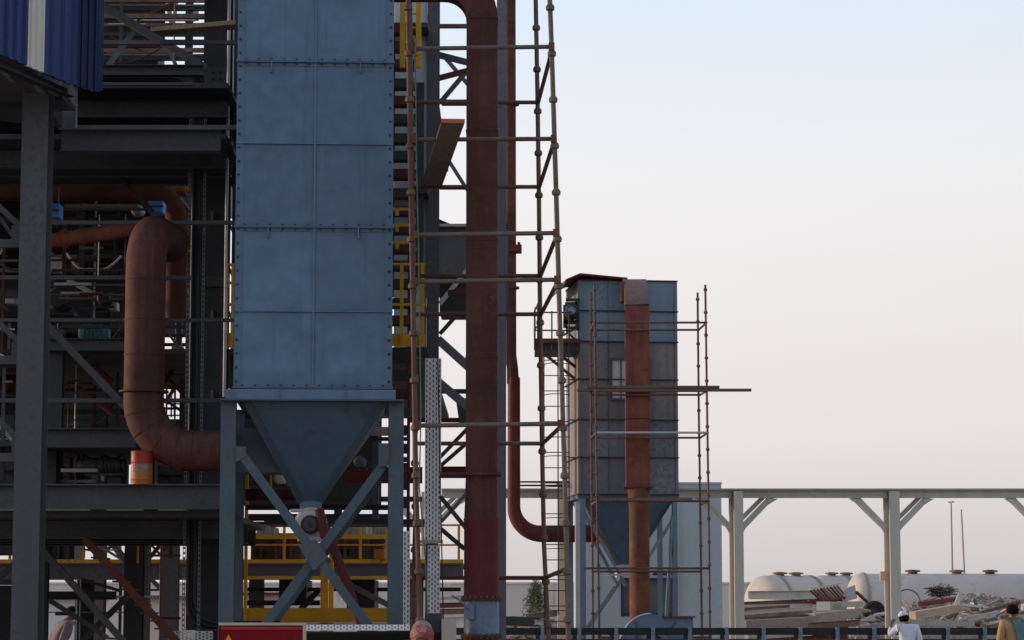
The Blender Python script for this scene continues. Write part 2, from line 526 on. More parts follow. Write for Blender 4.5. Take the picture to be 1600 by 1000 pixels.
# brackets carried on the left of the front column
for y in (374, 556, 708):
    fh('beam', -60, 36, y, y + 13, 26.7, 'grey', 'C')
    fd('brace', (-40, y - 88), (34, y - 18), 26.75, 9, 'grey')
    plate(frame, 'gusset_plate', [(18, y - 22), (35, y - 22), (35, y), (18, y)], 26.69, .012, 'grey')
# braces
fd('brace', (68, 502), (196, 636), 29.6, 11, 'grey', 'L')
fd('brace', (158, 250), (240, 332), 30.5, 7, 'dark')
fd('brace', (158, 8), (322, 107), 30, 12, 'grey', 'L')
fd('brace', (214, 44), (170, 103), 30.3, 9, 'grey2')
fd('brace', (262, 76), (276, 104), 33, 6, 'grey2')
fd('brace', (58, 850), (196, 1006), 30, 10, 'grey', 'box')
fd('brace', (78, 938), (160, 990), 33, 8, 'grey')
fd('brace', (120, 1010), (196, 935), 33.5, 9, 'dark', 'box')
fd('brace', (-30, 930), (30, 874), 30, 9, 'dark')
fd('brace', (222, 890), (256, 925), 38, 7, 'grey2')
fd('brace', (230, 876), (262, 838), 37.4, 6, 'dark')
fd('brace', (150, 815), (200, 880), 38, 11, 'grey2')
fh('beam', 60, 182, 924, 937, 34.4, 'dark', 'I')
fh('beam', -60, 60, 846, 868, 36, 'grey')
# connection plates and bolts on the dark column
plate(frame, 'splice_plate', [(319, 105), (357, 105), (357, 138), (319, 138)], 30.38, .02, 'grey')
mb = MB()
for i in range(3):
    for j in range(3):
        p = R(333 + 11 * i, 113 + 10 * j, 30.38)
        mb.lathe(p, (0, -1, 0), [(.017, 0), (.017, .018), (.008, .022)], 6)
stuff(mb.build('bolts', 'dark', frame))
for y in (330, 485, 610):
    plate(frame, 'gusset_plate', [(329, y), (333, y), (333, y + 14), (329, y + 14)], 30.36, .05, 'grey2')
# floors and dark backdrop walls added to shut the light out
def deck(x0, x1, py, Y0, Y1, m='dark', t=.06):
    z = R(200, py, YS).z
    a, b = R(x0, py, YS).x, R(x1, py, YS).x
    return MB().box((a, Y0, z - t), (b, Y1, z)).build('deck', m, frame)
deck(-700, 350, -110, 28.9, 31.3)  # unseen deck above the view, added to block skylight
deck(-700, 350, -520, 30, 43)  # higher unseen deck, also added to keep skylight out of the bays
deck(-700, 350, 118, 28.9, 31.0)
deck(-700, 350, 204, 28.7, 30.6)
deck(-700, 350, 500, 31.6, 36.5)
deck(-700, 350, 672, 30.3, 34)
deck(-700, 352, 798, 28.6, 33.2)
for py_, ys_ in ((118, (29.6, 30.3, 31.0)), (204, (29.4, 30.0, 30.6)), (798, (29.8, 30.8, 31.8, 32.8))):
    zj = R(200, py_, YS).z
    for q_, Yj in enumerate(ys_):
        MB().sweep([V((R(-300, py_, YS).x, Yj, zj - .17)), V((R(340, py_, YS).x, Yj, zj - .17))], P_I(.10, .20), (0, 0, 1)).build('joist', 'grey', frame)
for py_, Y0_, Y1_ in ((258, 32, 41.5), (330, 33.5, 41.5), (404, 34.6, 41.5)):
    zj = R(200, py_, 33).z
    MB().box((R(-300, py_, 33).x, Y0_, zj - .05), (R(245, py_, 33).x, Y1_, zj)).build('deck', 'dark', frame)
deck(400, 655, -60, 31.5, 42)
deck(400, 655, 225, 31.5, 42)
deck(400, 655, 500, 31.5, 42)
deck(372, 655, 795, 31.5, 32.6)
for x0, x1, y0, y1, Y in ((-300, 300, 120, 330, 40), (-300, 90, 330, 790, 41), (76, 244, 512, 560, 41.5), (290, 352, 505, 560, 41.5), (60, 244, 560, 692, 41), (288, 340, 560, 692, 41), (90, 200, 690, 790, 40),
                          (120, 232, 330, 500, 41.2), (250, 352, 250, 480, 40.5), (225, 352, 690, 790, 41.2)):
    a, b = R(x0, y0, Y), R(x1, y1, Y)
    MB().box((a.x, Y, b.z), (b.x, Y + .05, a.z)).build('backdrop_wall', 'dark', frame)  # dark backdrop, added to keep rear light out
# louvred rear wall seen through the top bay
for k in range(9):
    fh('louvre_blade', 140, 330, -4 + 13 * k, 4 + 13 * k, 36, 'dark' if k % 3 else 'scrap', 'L')
MB().box((R(290, 0, 36.7).x, 36.7, R(0, 120, 36.7).z), (R(302, 0, 36.7).x, 36.75, R(0, -60, 36.7).z)).build('backdrop_wall', 'grey', frame)
MB().box((R(140, 0, 36.6).x, 36.6, R(0, 120, 36.6).z), (R(258, 0, 36.6).x, 36.65, R(0, -60, 36.6).z)).build('backdrop_wall', 'dark', frame)
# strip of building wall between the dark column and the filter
MB().box((R(352, 0, 40).x, 40, R(0, 340, 40).z), (R(660, 0, 40).x, 40.1, R(0, -200, 40).z)).build('backdrop_wall', 'wclad', frame)
MB().box((R(372, 0, 41).x, 41, R(0, 790, 41).z), (R(600, 0, 41).x, 41.1, R(0, 640, 41).z)).build('backdrop_wall', 'dark', frame)
fv('conduit', 352, 357, 300, -100, 620, 29.9, 'galv', 'tube')
fv('column', 361, 371, 500, -100, None, 32, 'dark')
for k in range(7):
    fd('brace', (350, 120 + 70 * k), (376, 180 + 70 * k), 33, 4, 'grey2')

# ---- corrugated cladding of the upper cabin, left edge
clad = thing('clad_cabin', 'blue corrugated cladding with one cream stripe, jutting out at the top left corner', 'cladding', (R(60, 100, 25.2).x, 25.2, R(60, 100, 25.2).z))
def clad_sheet(pa, Ya, pb, Yb, rib, m, depth=.035, over=0):
    a0, b0 = R(*pa, Ya), R(*pb, Yb)
    zt = R(0, -260, 25).z
    d = V((b0.x - a0.x, b0.y - a0.y, 0))
    n = max(1, int(round(d.length / rib)))
    nn = V((d.y, -d.x, 0)).normalized()
    if nn.y > 0 and nn.x < 0: nn = -nn
    mbb = MB()
    top, bot = [], []
    for i in range(n):
        for f, q in ((0, 0), (.62, 0), (.70, 1), (.92, 1)):
            u = (i + f) / n
            p = a0.lerp(b0, u) + nn * (depth * q + over)
            bot.append(p)
            top.append(V((p.x, p.y, zt)))
    p = b0 + nn * over
    bot.append(p); top.append(V((p.x, p.y, zt)))
    k = len(bot)
    back = -nn * .03
    vs = bot + top + [q + back for q in bot] + [q + back for q in top]
    fs = []
    for i in range(k - 1):
        fs += [(i, i + 1, k + i + 1, k + i), (2 * k + i + 1, 2 * k + i, 3 * k + i, 3 * k + i + 1), (i + 1, i, 2 * k + i, 2 * k + i + 1)]
    mbb.add(vs, fs)
    return mbb.build('cladding_sheet', m, clad)
def cpt(x):
    f = (x + 30) / 148.0
    return (x, 72 + 63 * f), 24.4 + 1.5 * f
segs = [(-120, -30, 'bclad'), (-30, 40, 'bclad'), (40, 67, 'wclad'), (67, 118, 'bclad')]
for a, b, m in segs:
    pa, Ya = cpt(a); pb, Yb = cpt(b)
    o_ = clad_sheet(pa, Ya, pb, Yb, .17 if m == 'bclad' else .11, m, .03 if m == 'bclad' else .018)
    if m == 'wclad': o_['label'] = 'cream cladding stripe'
pa, Ya = cpt(118)
clad_sheet(pa, Ya, (150, 144), 25.98, .085, 'darkblue', .04)['label'] = 'navy corner sheet'
clad_sheet((150, 144), 25.98, (158, 141), 26.35, .12, 'darkblue', .02)
# floor framing under the cladding
pq, Yq = cpt(-110)
a, b = R(*pq, Yq), R(118, 136, 25.95)
MB().sweep([a + V((-.06, .05, -.05)), b + V((-.06, .05, -.05))], P_L(.1, .1), (0, 0, 1)).build('edge_angle', 'black', clad)
z = R(118, 135, 25.9).z
q_ = [(a.x - .1, a.y + .06), (b.x - .40, b.y - .2), (b.x - .55, 28.3), (a.x - .4, 28.3)]
MB().add([(x, y, z + .03 + (.09 if i in (0, 3) else 0)) for i, (x, y) in enumerate(q_)] + [(x, y, z + .30) for x, y in q_],
         [(3, 2, 1, 0), (4, 5, 6, 7), (0, 1, 5, 4), (1, 2, 6, 5), (2, 3, 7, 6), (3, 0, 4, 7)]).build('floor', 'dark', clad)
hb(clad, 'floor_beam', -80, 120, 150, 172, 27.2, 'dark')
for x, y, Y in ((8, 96, 25.6), (58, 118, 26.2), (76, 120, 26.4), (104, 136, 26.6)):
    vb(clad, 'floor_joist', x, x + 9, y + 10, y, y + 24, Y, 'grey2', 'box', .5)
vb(clad, 'post', 118, 121, 170, 138, 200, 26.3, 'grey2', 'box')

# ================================================================== PIPES IN THE LEFT FRAME
def pipe_thing(name, label, cat, path, r, m, flanges=(), seams=(), n=22, group=None):
    base = V(path[0])
    t = thing(name, label, cat, base, group)
    MB().tube(path, r, n).build('pipe_wall', m, t, smooth=True)
    for p, ax, rr, h in flanges:
        ring(t, 'flange', p, ax, r * .98, rr, h, m)
    for p, ax in seams:
        ring(t, 'weld_seam', p, ax, r * .97, r + .006, .014, m, 24)
    return t
Yd = 28.5
s = S(520, Yd)
top, bot = R(231, 362, Yd), R(222, 660, Yd)
xm = (R(228, 430, Yd).x + R(225, 600, Yd).x) / 2
rd = 31.5 / s
zh = R(0, 705, Yd).z
pth = [V((xm + .13, Yd + 1.0, R(0, 366, Yd).z)), V((xm, Yd, R(0, 360, Yd).z)), V((xm, Yd, zh)), V((R(368, 700, Yd).x, Yd, zh))]
pth[0].z = pth[1].z
big = fillet(pth[:3], .40, 12)[:-1] + fillet(pth[1:], .56, 14)[1:]
mbb = MB()
# two sweeps with their own frames so that the tube never flips
k = next(i for i, p in enumerate(big) if p.z < R(0, 480, Yd).z)
d = thing('elbowed_duct', 'fat rust-brown duct dropping between two elbows, front of the dark frame left of the filter', 'duct', V((xm, Yd, zh)))
mid = V((xm, Yd, R(0, 470, Yd).z))
MB().tube([p for p in big if p.z > mid.z] + [mid], rd, 26, up=(1, 0, 0)).build('upper_elbow', 'rust', d, True)
MB().tube([mid] + [p for p in big if p.z < mid.z - .02], rd, 26).build('lower_elbow', 'rust', d, True)
ring(d, 'flange', (xm, Yd, R(0, 612, Yd).z), (0, 0, 1), rd * .98, rd + .05, .022, 'rust', 28)
for y in (437, 500, 555):
    ring(d, 'weld_seam', (xm, Yd, R(0, y, Yd).z), (0, 0, 1), rd * .97, rd + .007, .016, 'rust', 28)
low_ = [p for p in big if p.z < mid.z - .02]
for q in range(2, len(low_) - 1, 3):
    ring(d, 'weld_seam', low_[q], low_[q + 1] - low_[q - 1], rd * .97, rd + .006, .014, 'rust', 28)
ring(d, 'weld_seam', (R(302, 700, Yd).x, Yd, zh), (1, 0, 0), rd * .97, rd + .008, .018, 'rust', 28)
Y2 = 32.5
a, b, c = R(-120, 297, Y2), R(277, 297, Y2), R(277, 498, Y2)
b.z = a.z; c.x = b.x
pipe_thing('return_duct', 'dark rusty duct running level then bending down behind the fat rust-brown duct', 'duct', fillet([a, b, c], .42, 10), 17 / S(300, Y2), 'drust',
           seams=[(V((b.x, Y2, R(0, 430, Y2).z)), (0, 0, 1))])
Y3 = 31
pipe_thing('orange_pipe', 'bright orange-rust pipe sloping gently across the dark frame', 'pipe', [R(40, 382, Y3), R(215, 357, Y3 - .6)], 12 / S(370, Y3), 'orust',
           flanges=[(R(100, 373, Y3 - .2), R(215, 357, Y3) - R(40, 382, Y3), 15 / S(370, Y3), .05)])
for i, (x0, y0, x1, y1, Y, th, lab) in enumerate((
        (140, 565, 176, 598, 33, 9, 'upper of two short rust pipes slanting behind the grey brace'),
        (120, 603, 176, 645, 33.4, 9, 'lower of two short rust pipes slanting behind the grey brace'),
        (106, 437, 166, 470, 33, 7, 'short pale pipe slanting under the orange pipe'))):
    pipe_thing('slanted_pipe', lab, 'pipe', [R(x0, y0, Y), R(x1, y1, Y)], th / 2 / S(y0, Y), 'orust' if i < 2 else 'galv', n=12)

# vertical cable tray with its cables
Yt = 29.6
tr = thing('cable_tray', 'tall ladder cable tray with thick black cables, beside the dark column', 'cable tray', R(304, 985, Yt))
s = S(500, Yt)
xa, xb = R(291, 500, Yt).x, R(319, 500, Yt).x
zt, zb = R(0, 118, Yt).z, R(0, 985, Yt).z
w = 4.5 / s
perf(xa, xa + w, zb, zt, Yt, 1, 110, fill=.5).build('side_rail', 'grey2', tr)
perf(xb - w, xb, zb, zt, Yt, 1, 110, fill=.5).build('side_rail', 'grey2', tr)
MB().box((xa + w, Yt + .09, zb), (xb - w, Yt + .094, zt)).build('tray_bed', 'dark', tr)
perf(R(278, 0, Yt).x, R(346, 0, Yt).x, R(0, 1004, Yt).z, R(0, 986, Yt).z, Yt - .02, 12, 4, fill=.5).build('tray_elbow', 'galv', tr)
for q, (x, dy) in enumerate(((299, 0), (304, .03), (309, 0), (302, .055))):
    zc = R(0, 985 - 6 * (q % 3), Yt).z
    X = R(x, 500, Yt).x
    pts = fillet([V((R(150, 0, Yt).x, Yt + .02 + dy, R(0, 124 + 3 * q, Yt).z)), V((X, Yt + .02 + dy, R(0, 124 + 3 * q, Yt).z)), V((X, Yt + .02 + dy, zc)), V((X + 1.0, Yt + .02 + dy, zc))], .28, 8)
    MB().tube(pts, .022, 10).build('cable', 'black', tr, True)

# odd equipment inside the frame
def box_px(par, name, x0, x1, y0, y1, Y, d, m):
    a, b = R(x0, y0, Y), R(x1, y1, Y)
    return MB().box((a.x, Y, b.z), (b.x, Y + d, a.z)).build(name, m, par)
Yl = 35
lad = thing('ladder', 'pale steel ladder in the dark middle bay of the frame', 'ladder', R(164, 500, Yl))
vb(lad, 'stringer', 147, 150, 400, 300, 500, Yl, 'galv', 'box')
vb(lad, 'stringer', 181, 184, 400, 300, 500, Yl, 'dark', 'box')
for k in range(13):
    hb(lad, 'rung', 150, 181, 306 + 15 * k, 308 + 15 * k, Yl, 'grey2', 'tube')
for i, (x0, x1, y0, y1) in enumerate(((73, 92, 318, 339), (231, 254, 314, 331), (266, 274, 576, 652))):  # blue tarps built as boxes, then a blue post frame
    t = thing('blue_glimpse', ('bright blue tarp glimpsed left of the orange pipe support', 'bright blue tarp glimpsed above the fat duct elbow', 'narrow bright blue post frame right of the fat duct')[i],
              'cabinet' if i < 2 else 'post frame', R(x0, y1, 31.6 if i < 2 else 38))
    if i < 2:
        box_px(t, 'body', x0, x1, y0, y1, 31.6, .3, 'bright')
        hb(t, 'band', x0 - 1, x1 + 1, (y0 + y1) / 2 - 1, (y0 + y1) / 2 + 1, 31.56, 'dark', 'box', w=.03)
    else:
        for x in (267, 272):
            vb(t, 'post', x, x + 2.5, 600, y0, y1, 38, 'bright', 'box')
        for y in (582, 606, 630, 648):
            hb(t, 'rail', 260, 282, y, y + 2, 37.95, 'dark', 'box')
poles = [((88, 316), (78, 420), 7), ((92, 316), (88, 345), 8), ((262, 4), (270, 46), 7), ((276, 4), (270, 42), 5), ((306, 14), (306, 32), 8), ((255, 84), (250, 104), 8)]
for i, (a, b, th) in enumerate(poles):
    o = tag(db(None, 'pale_post', a, b, 36.5, th, 'white', 'box'), ('long slanting pale post right of the front column', 'short pale post touching the bright blue tarp', 'pale post in the top bay, left of a closely set pair',
        'pale post in the top bay, right of a closely set pair', 'short pale post beside the dark column at the top', 'short pale post under the plank in the top bay')[i], 'post', 'pale posts inside the frame')
# motors, pumps, valves on the floors
def pump(x, y, Y, r, label, m='grey', ax=(1, 0, 0)):
    s = S(y, Y)
    c = R(x, y, Y)
    r = r / s
    t = thing('pump_motor', label, 'motor', c - V((0, 0, r * 1.3)), 'motors and pumps inside the frame')
    MB().lathe(c, ax, [(r * .3, -1.9 * r), (r * .8, -1.85 * r), (r, -1.5 * r), (r, 1.0 * r), (r * .7, 1.2 * r), (r * .7, 1.5 * r), (r * .2, 1.6 * r)], 18).build('casing', m, t, True)
    for k in range(5):
        ring(t, 'cooling_fin', c + V(ax) * (r * (-1.2 + .45 * k)), ax, r * .98, r * 1.1, .02, m, 18)
    MB().box((c.x - 1.3 * r, c.y - .8 * r, c.z - 1.3 * r), (c.x + 1.3 * r, c.y + .8 * r, c.z - .98 * r)).build('foot', 'dark', t)
pump(150, 522, 33.5, 14, 'blue-green motor on the beam left of the fat duct', 'teal')
pump(26, 600, 34, 14, 'dark red motor low behind the front column', 'oxide')
pump(165, 468, 33, 11, 'grey valve body hanging below the orange pipe', 'dark', (0, 1, 0))
pump(112, 330, 34, 9, 'orange-rust motor beside the blue tarp', 'orust')
pump(216, 330, 34, 9, 'pale valve body next to the fat duct elbow', 'galv', (0, 1, 0))
pump(282, 296, 33.6, 8, 'small orange hoist motor above the bending duct', 'orange')
pump(176, 728, 30.5, 12, 'dark motor standing on the big beam left of the orange drum', 'dark')
pump(140, 728, 31, 10, 'grey motor standing farther left on the big beam', 'grey2')
pump(95, 470, 33.4, 18, 'round dark valve wheel housing behind the front column', 'dark', (0, 1, 0))

# second and third layers of steel, pipes and rails in the bays
for x0, x1, y0, y1, Y, m, k in (
 (72, 300, 146, 156, 32, 'grey', 'I'), (72, 300, 164, 169, 33, 'grey', 'C'), (72, 300, 176, 180, 34, 'grey2', 'L'), (72, 290, 246, 258, 33, 'grey', 'I'), (72, 290, 266, 271, 35, 'grey2', 'L'),
 (72, 200, 322, 328, 35, 'grey', 'C'), (72, 290, 398, 404, 34.5, 'grey', 'L'), (72, 290, 418, 424, 36, 'grey', 'C'), (72, 200, 444, 447, 32.5, 'grey2', 'tube'), (72, 200, 459, 462, 32.5, 'grey2', 'tube'),
 (72, 290, 470, 480, 35, 'grey', 'I'), (0, 30, 452, 466, 33, 'grey', 'I'), (72, 200, 508, 513, 33, 'grey', 'L'), (95, 195, 566, 572, 34, 'grey', 'C'), (72, 195, 590, 598, 35.5, 'grey', 'I'), (72, 195, 612, 616, 33, 'grey2', 'tube'),
 (72, 195, 640, 648, 36, 'grey', 'C'), (246, 290, 508, 513, 33.5, 'grey', 'C'), (246, 290, 522, 527, 34.5, 'grey', 'C'), (246, 290, 536, 541, 35.5, 'dark', 'C'), (246, 290, 556, 559, 33.5, 'grey', 'L'), (246, 290, 583, 586, 33.5, 'grey', 'L'),
 (246, 290, 604, 608, 36, 'oxide', 'C'), (246, 290, 636, 640, 34.5, 'grey', 'L'), (246, 292, 655, 664, 35.5, 'grey', 'I'), (72, 200, 706, 712, 33, 'grey', 'C'), (72, 200, 744, 748, 33.5, 'grey2', 'tube'), (235, 318, 742, 746, 33, 'grey', 'tube'),
 (0, 30, 620, 650, 35, 'dark', 'box'), (0, 30, 420, 426, 34, 'grey2', 'C'), (0, 30, 735, 741, 33, 'grey2', 'C'), (-20, 60, 905, 914, 38, 'grey', 'C'),
 (222, 282, 832, 836, 35.5, 'tube', 'tube'), (222, 282, 866, 870, 35.5, 'tube', 'tube'), (248, 282, 964, 968, 35.5, 'oxide', 'tube'), (60, 150, 838, 844, 33.5, 'dark', 'I'),
 (150, 320, 6, 10, 34, 'grey2', 'L'), (150, 320, 36, 41, 34.5, 'scrap', 'L'), (150, 320, 84, 88, 33.4, 'grey2', 'tube'), (150, 320, 52, 57, 35, 'grey', 'C')):
    fh('cross_beam', x0, x1, y0, y1, Y, m, k)
for x0, x1, yt, yb, Y, m, k in (
 (124, 132, 316, 432, 33.5, 'grey', 'I'), (188, 198, 312, 432, 36, 'grey', 'I'), (98, 103, 352, 432, 31.6, 'rust', 'box'), (205, 209, 120, 200, 33, 'grey', 'L'), (252, 257, 120, 200, 33, 'grey', 'L'), (98, 106, 204, 280, 33, 'grey', 'I'),
 (117, 119.5, 555, 672, 33, 'galv', 'tube'), (88, 90, 505, 672, 32.6, 'grey2', 'tube'), (182, 186, 505, 672, 34, 'grey', 'C'), (272, 284, 505, 560, 34.8, 'grey', 'box'), (259, 262, 560, 672, 34, 'grey2', 'tube'), (281, 288, 560, 672, 35, 'grey', 'C'),
 (121, 129, 700, 758, 33, 'grey', 'I'), (150, 160, 700, 758, 34, 'grey2', 'I'), (108, 114, 706, 758, 32.4, 'rust', 'tube'), (190, 197, 700, 758, 33, 'grey', 'C'), (117, 119, 712, 758, 32, 'galv', 'tube'), (288, 292, 690, 758, 33, 'dark', 'C'),
 (232, 235.5, 826, 1005, 35.6, 'tube', 'tube'), (249, 253, 838, 1005, 35.2, 'tube', 'tube'), (224, 232, 815, 1005, 35, 'grey2', 'I'), (214, 217, 820, 880, 33.5, 'yellow', 'box'), (128, 131, 824, 880, 36, 'yellow', 'box'), (74, 76, 826, 880, 36, 'yellow', 'box'),
 (12, 16, 505, 560, 34, 'grey2', 'C'), (22, 26, 640, 700, 34, 'grey', 'C')):
    fv('post', x0, x1, (yt + yb) / 2, yt, yb, Y, m, k)
for a, b, Y, th, m in (((72, 146), (110, 196), 32.5, 5, 'grey'), ((252, 505), (288, 556), 34, 4, 'grey2'), ((250, 575), (290, 622), 33.8, 5, 'oxide'), ((150, 660), (196, 612), 35.5, 6, 'grey'), ((72, 700), (118, 750), 33.8, 6, 'grey'), ((130, 325), (190, 398), 36.5, 6, 'grey'),
                       ((78, 432), (120, 496), 34.4, 6, 'grey'), ((200, 128), (290, 196), 33.6, 6, 'grey'), ((222, 836), (250, 866), 35.9, 4, 'tube'), ((250, 866), (280, 836), 35.9, 4, 'tube'), ((0, 815), (30, 850), 31, 7, 'grey'), ((0, 340), (36, 392), 30, 6, 'grey')):
    fd('brace', a, b, Y, th, m)
rq = random.Random(21)
for (bx0, bx1, by0, by1, Y0_, Y1_, n_) in ((72, 290, 262, 330, 31.5, 33.4, 7), (72, 196, 335, 432, 31.5, 34.4, 12), (72, 196, 438, 498, 32, 36, 9), (246, 290, 440, 498, 32, 36, 5), (72, 196, 552, 668, 31.8, 36, 14), (246, 290, 505, 668, 33, 37, 8), (72, 200, 700, 756, 30.8, 34, 9),
                                        (235, 315, 700, 756, 31, 36, 6), (-20, 32, 380, 560, 28, 34, 8), (-20, 32, 575, 750, 29, 34, 8), (78, 285, 828, 872, 35, 40, 8), (62, 285, 905, 1000, 33, 40, 12), (158, 315, 4, 100, 31.6, 35, 10)):
    for q in range(n_):
        Y_ = rq.uniform(Y0_, Y1_)
        m_ = rq.choice(['grey', 'grey', 'dark', 'grey2', 'drust', 'scrap', 'galv'])
        L_ = rq.uniform(.25, .9) * (bx1 - bx0)
        xa_ = rq.uniform(bx0, bx1 - L_)
        ya_ = rq.uniform(by0, by1)
        t_ = rq.uniform(1.6, 5.5)
        u_ = rq.random()
        if u_ < .5:
            fh('pipe_run' if t_ < 3 else 'cross_beam', xa_, xa_ + L_, ya_, ya_ + t_, Y_, m_, 'tube' if t_ < 3 else rq.choice(['C', 'L']))
        elif u_ < .78:
            xx_ = rq.uniform(bx0, bx1)
            fv('post', xx_, xx_ + t_, (by0 + by1) / 2, by0, by1, Y_, m_, 'tube' if t_ < 3 else 'C')
        else:
            fd('brace', (xa_, ya_), (xa_ + min(L_, 60), min(by1, max(by0, ya_ + rq.choice((-1, 1)) * rq.uniform(15, 50)))), Y_, t_, m_)
def hung(label, pts, Y, r, m):
    out = []
    for (xa, ya), (xb, yb) in zip(pts, pts[1:]):
        for k in range(8):
            f = k / 8
            out.append(R(xa + (xb - xa) * f, ya + (yb - ya) * f + 10 * math.sin(PI * f), Y))
    out.append(R(*pts[-1], Y))
    tag(MB().tube(out, r, 8, up=(0, .3, 1)).build('hung_cable', m, None, True), label, 'cable')
hung('black cable sagging under the bracket left of the front column', [(-10, 400), (36, 420)], 27.5, .012, 'black')
hung('black cable looping below the blue-green motor', [(74, 505), (130, 560), (190, 512)], 32, .014, 'black')
hung('pale hose looping across the bay under the orange pipe', [(104, 395), (140, 420), (190, 400)], 32.6, .016, 'galv')
hung('black cable looping beside the orange drum', [(120, 702), (165, 712), (200, 700)], 31.8, .014, 'black')
hung('thin pale rope slung across the top bay', [(158, 96), (250, 76)], 31.5, .012, 'wood')
for x0, x1, y0, y1, Y, m, nm, lab, ct in ((112, 125, 410, 426, 34, 'pinkp', 'junction_box', 'pinkish junction box below the orange pipe', 'box'), (170, 182, 472, 484, 33, 'galv', 'junction_box', 'small pale junction box below the dark wheel housing', 'box'),
                            (143, 158, 728, 750, 33, 'galv', 'control_cabinet', 'pale control cabinet in the bay above the big beam', 'cabinet'), (8, 24, 462, 474, 33.4, 'galv', 'junction_box', 'pale box behind the front column at mid height', 'box'),
                            (78, 92, 402, 424, 33.2, 'galv', 'control_cabinet', 'pale cabinet just right of the front column below the orange pipe', 'cabinet'), (268, 284, 540, 566, 34.4, 'rubble', 'junction_box', 'brownish box between the fat duct and the cable tray', 'box')):
    t = thing(nm, lab, ct, R((x0 + x1) / 2, y1, Y))
    box_px(t, 'body', x0, x1, y0, y1, Y, .25, m)
    box_px(t, 'door', x0 + 1.5, x1 - 1.5, y0 + 1.5, y1 - 1.5, Y - .012, .01, m)
    hb(t, 'conduit', x0 - 12, x0, y1 - 4, y1 - 2, Y + .1, 'dark', 'tube')
# orange drum with red top
c = R(221, 757, 28.4)
s = S(730, 28.4)
t = thing('drum', 'orange drum with red top and cream label, on the big beam below the fat duct', 'drum', c)
r = 17 / s
h = 52 / s
MB().lathe(c, (0, 0, 1), [(r, 0), (r, .12 * h), (r * 1.03, .14 * h), (r, .16 * h), (r, .62 * h)], 24).build('body', 'orange', t, True)
MB().lathe(c, (0, 0, 1), [(r * 1.001, .62 * h), (r * 1.03, .64 * h), (r * 1.001, .66 * h), (r * 1.001, .97 * h), (r * 1.03, h), (r * .9, h)], 24).build('red_top', 'dred', t, True)
vs, fs = [], []
for i in range(9):
    an = -PI / 2 + (-.75 + 1.5 * i / 8)
    for zz in (.36, .60):
        vs.append(c + V((math.cos(an) * r * 1.006, math.sin(an) * r * 1.006, h * zz)))
for i in range(8):
    fs.append((2 * i, 2 * i + 2, 2 * i + 3, 2 * i + 1))
MB().add(vs, fs).build('label_patch', 'sidetan', t)
# plank at the top of the bay
t = tag(MB().sweep([R(243, 49, 28.7), R(376, 38, 28.3)], P_box(.24, .05), (0, 0, 1)).build('scaffold_plank', 'wood'), 'wooden plank laid across the frame at the top, left of the filter', 'plank')
# stair with rusty stringer, lower left
st = thing('stair', 'steel stair with rusty stringers going down to the right, lower left', 'stair', R(270, 1000, 29))
for Y in (29.2, 30.0):
    db(st, 'stringer', (132, 842), (288, 1016), Y, 12, 'drust' if Y < 29.5 else 'dark', 'box', d=.04)
for k in range(14):
    p = R(140 + 11 * k, 853 + 12.4 * k, 29.2)
    MB().box((p.x - .07, 29.24, p.z - .05), (p.x + .04, 29.96, p.z - .03)).build('tread', 'dark', st)

# ================================================================== YELLOW PLATFORM BEHIND
YP = 38.5
pf = thing('yellow_platform', 'low platform with yellow toe boards and handrails, spanning behind the filter legs', 'platform', R(400, 1000, YP))
hb(pf, 'deck_beam', -60, 724, 881, 906, YP, 'grey2', 'I', w=.25)
hb(pf, 'toe_board', -60, 724, 874, 880, YP - .12, 'yellow', 'box', w=.02)
hb(pf, 'lower_flange', 384, 724, 900, 905, YP - .16, 'yellow', 'box', w=.04)
a, b = R(-60, 880, YP), R(724, 884, YP)
MB().box((a.x, YP, b.z), (b.x, YP + 3, a.z)).build('deck', 'dark', pf)
hb(pf, 'mid_rail', -60, 724, 850, 853, YP - .1, 'yellow', 'tube')
hb(pf, 'hand_rail', 384, 724, 819, 822, YP - .1, 'yellow', 'tube')
hb(pf, 'guard_beam', 384, 608, 835, 842, YP - .3, 'yellow', 'box', w=.1)
for x in (14, 128, 186, 442, 561, 602, 715):
    vb(pf, 'rail_post', x, x + 4, 850, 819, 880, YP - .1, 'yellow', 'box')
for x in (255, 640):
    vb(pf, 'column', x, x + 22, 900, 884, None, YP + .3, 'grey2')
vb(pf, 'column', 390, 412, 930, 884, None, YP + 2.4, 'grey2')
hb(pf, 'low_beam', 386, 720, 918, 924, YP + 1.5, 'dark', 'I')
hb(pf, 'low_beam', 386, 500, 938, 946, YP + 1.5, 'dark', 'I')
db(pf, 'brace', (470, 952), (500, 920), YP + 1.2, 9, 'dark')
db(pf, 'brace', (536, 908), (612, 948), YP + .5, 9, 'grey2')
vb(pf, 'column', 501, 513, 930, 880, None, 34.5, 'yellow', 'box')
vb(pf, 'column', 514, 521, 930, 862, None, 34.8, 'yellow', 'box')
box_px(pf, 'skid_panel', 542, 585, 906, 950, 39, 1.2, 'black')
box_px(pf, 'skid_panel', 436, 478, 906, 938, 39.5, 1.2, 'black')
box_px(pf, 'skid_panel', -20, 27, 915, 1010, 37, 1, 'black')
box_px(pf, 'skid_panel', 118, 146, 900, 1010, 39, 1, 'black')
box_px(pf, 'skid_panel', 62, 124, 820, 838, 33, 1, 'black')
yb = thing('yellow_box_beam', 'deep yellow box girder lying low between the filter legs', 'girder', R(495, 1000, 33.5))
hb(yb, 'girder', 350, 612, 950, 973, 33.5, 'yellow', 'box', w=.3)
vb(yb, 'end_post', 382, 387, 850, 735, 975, 33.3, 'yellow', 'box')
hb(yb, 'bottom_flange', 350, 612, 974, 977, 33.44, 'grey2', 'box', w=.4)
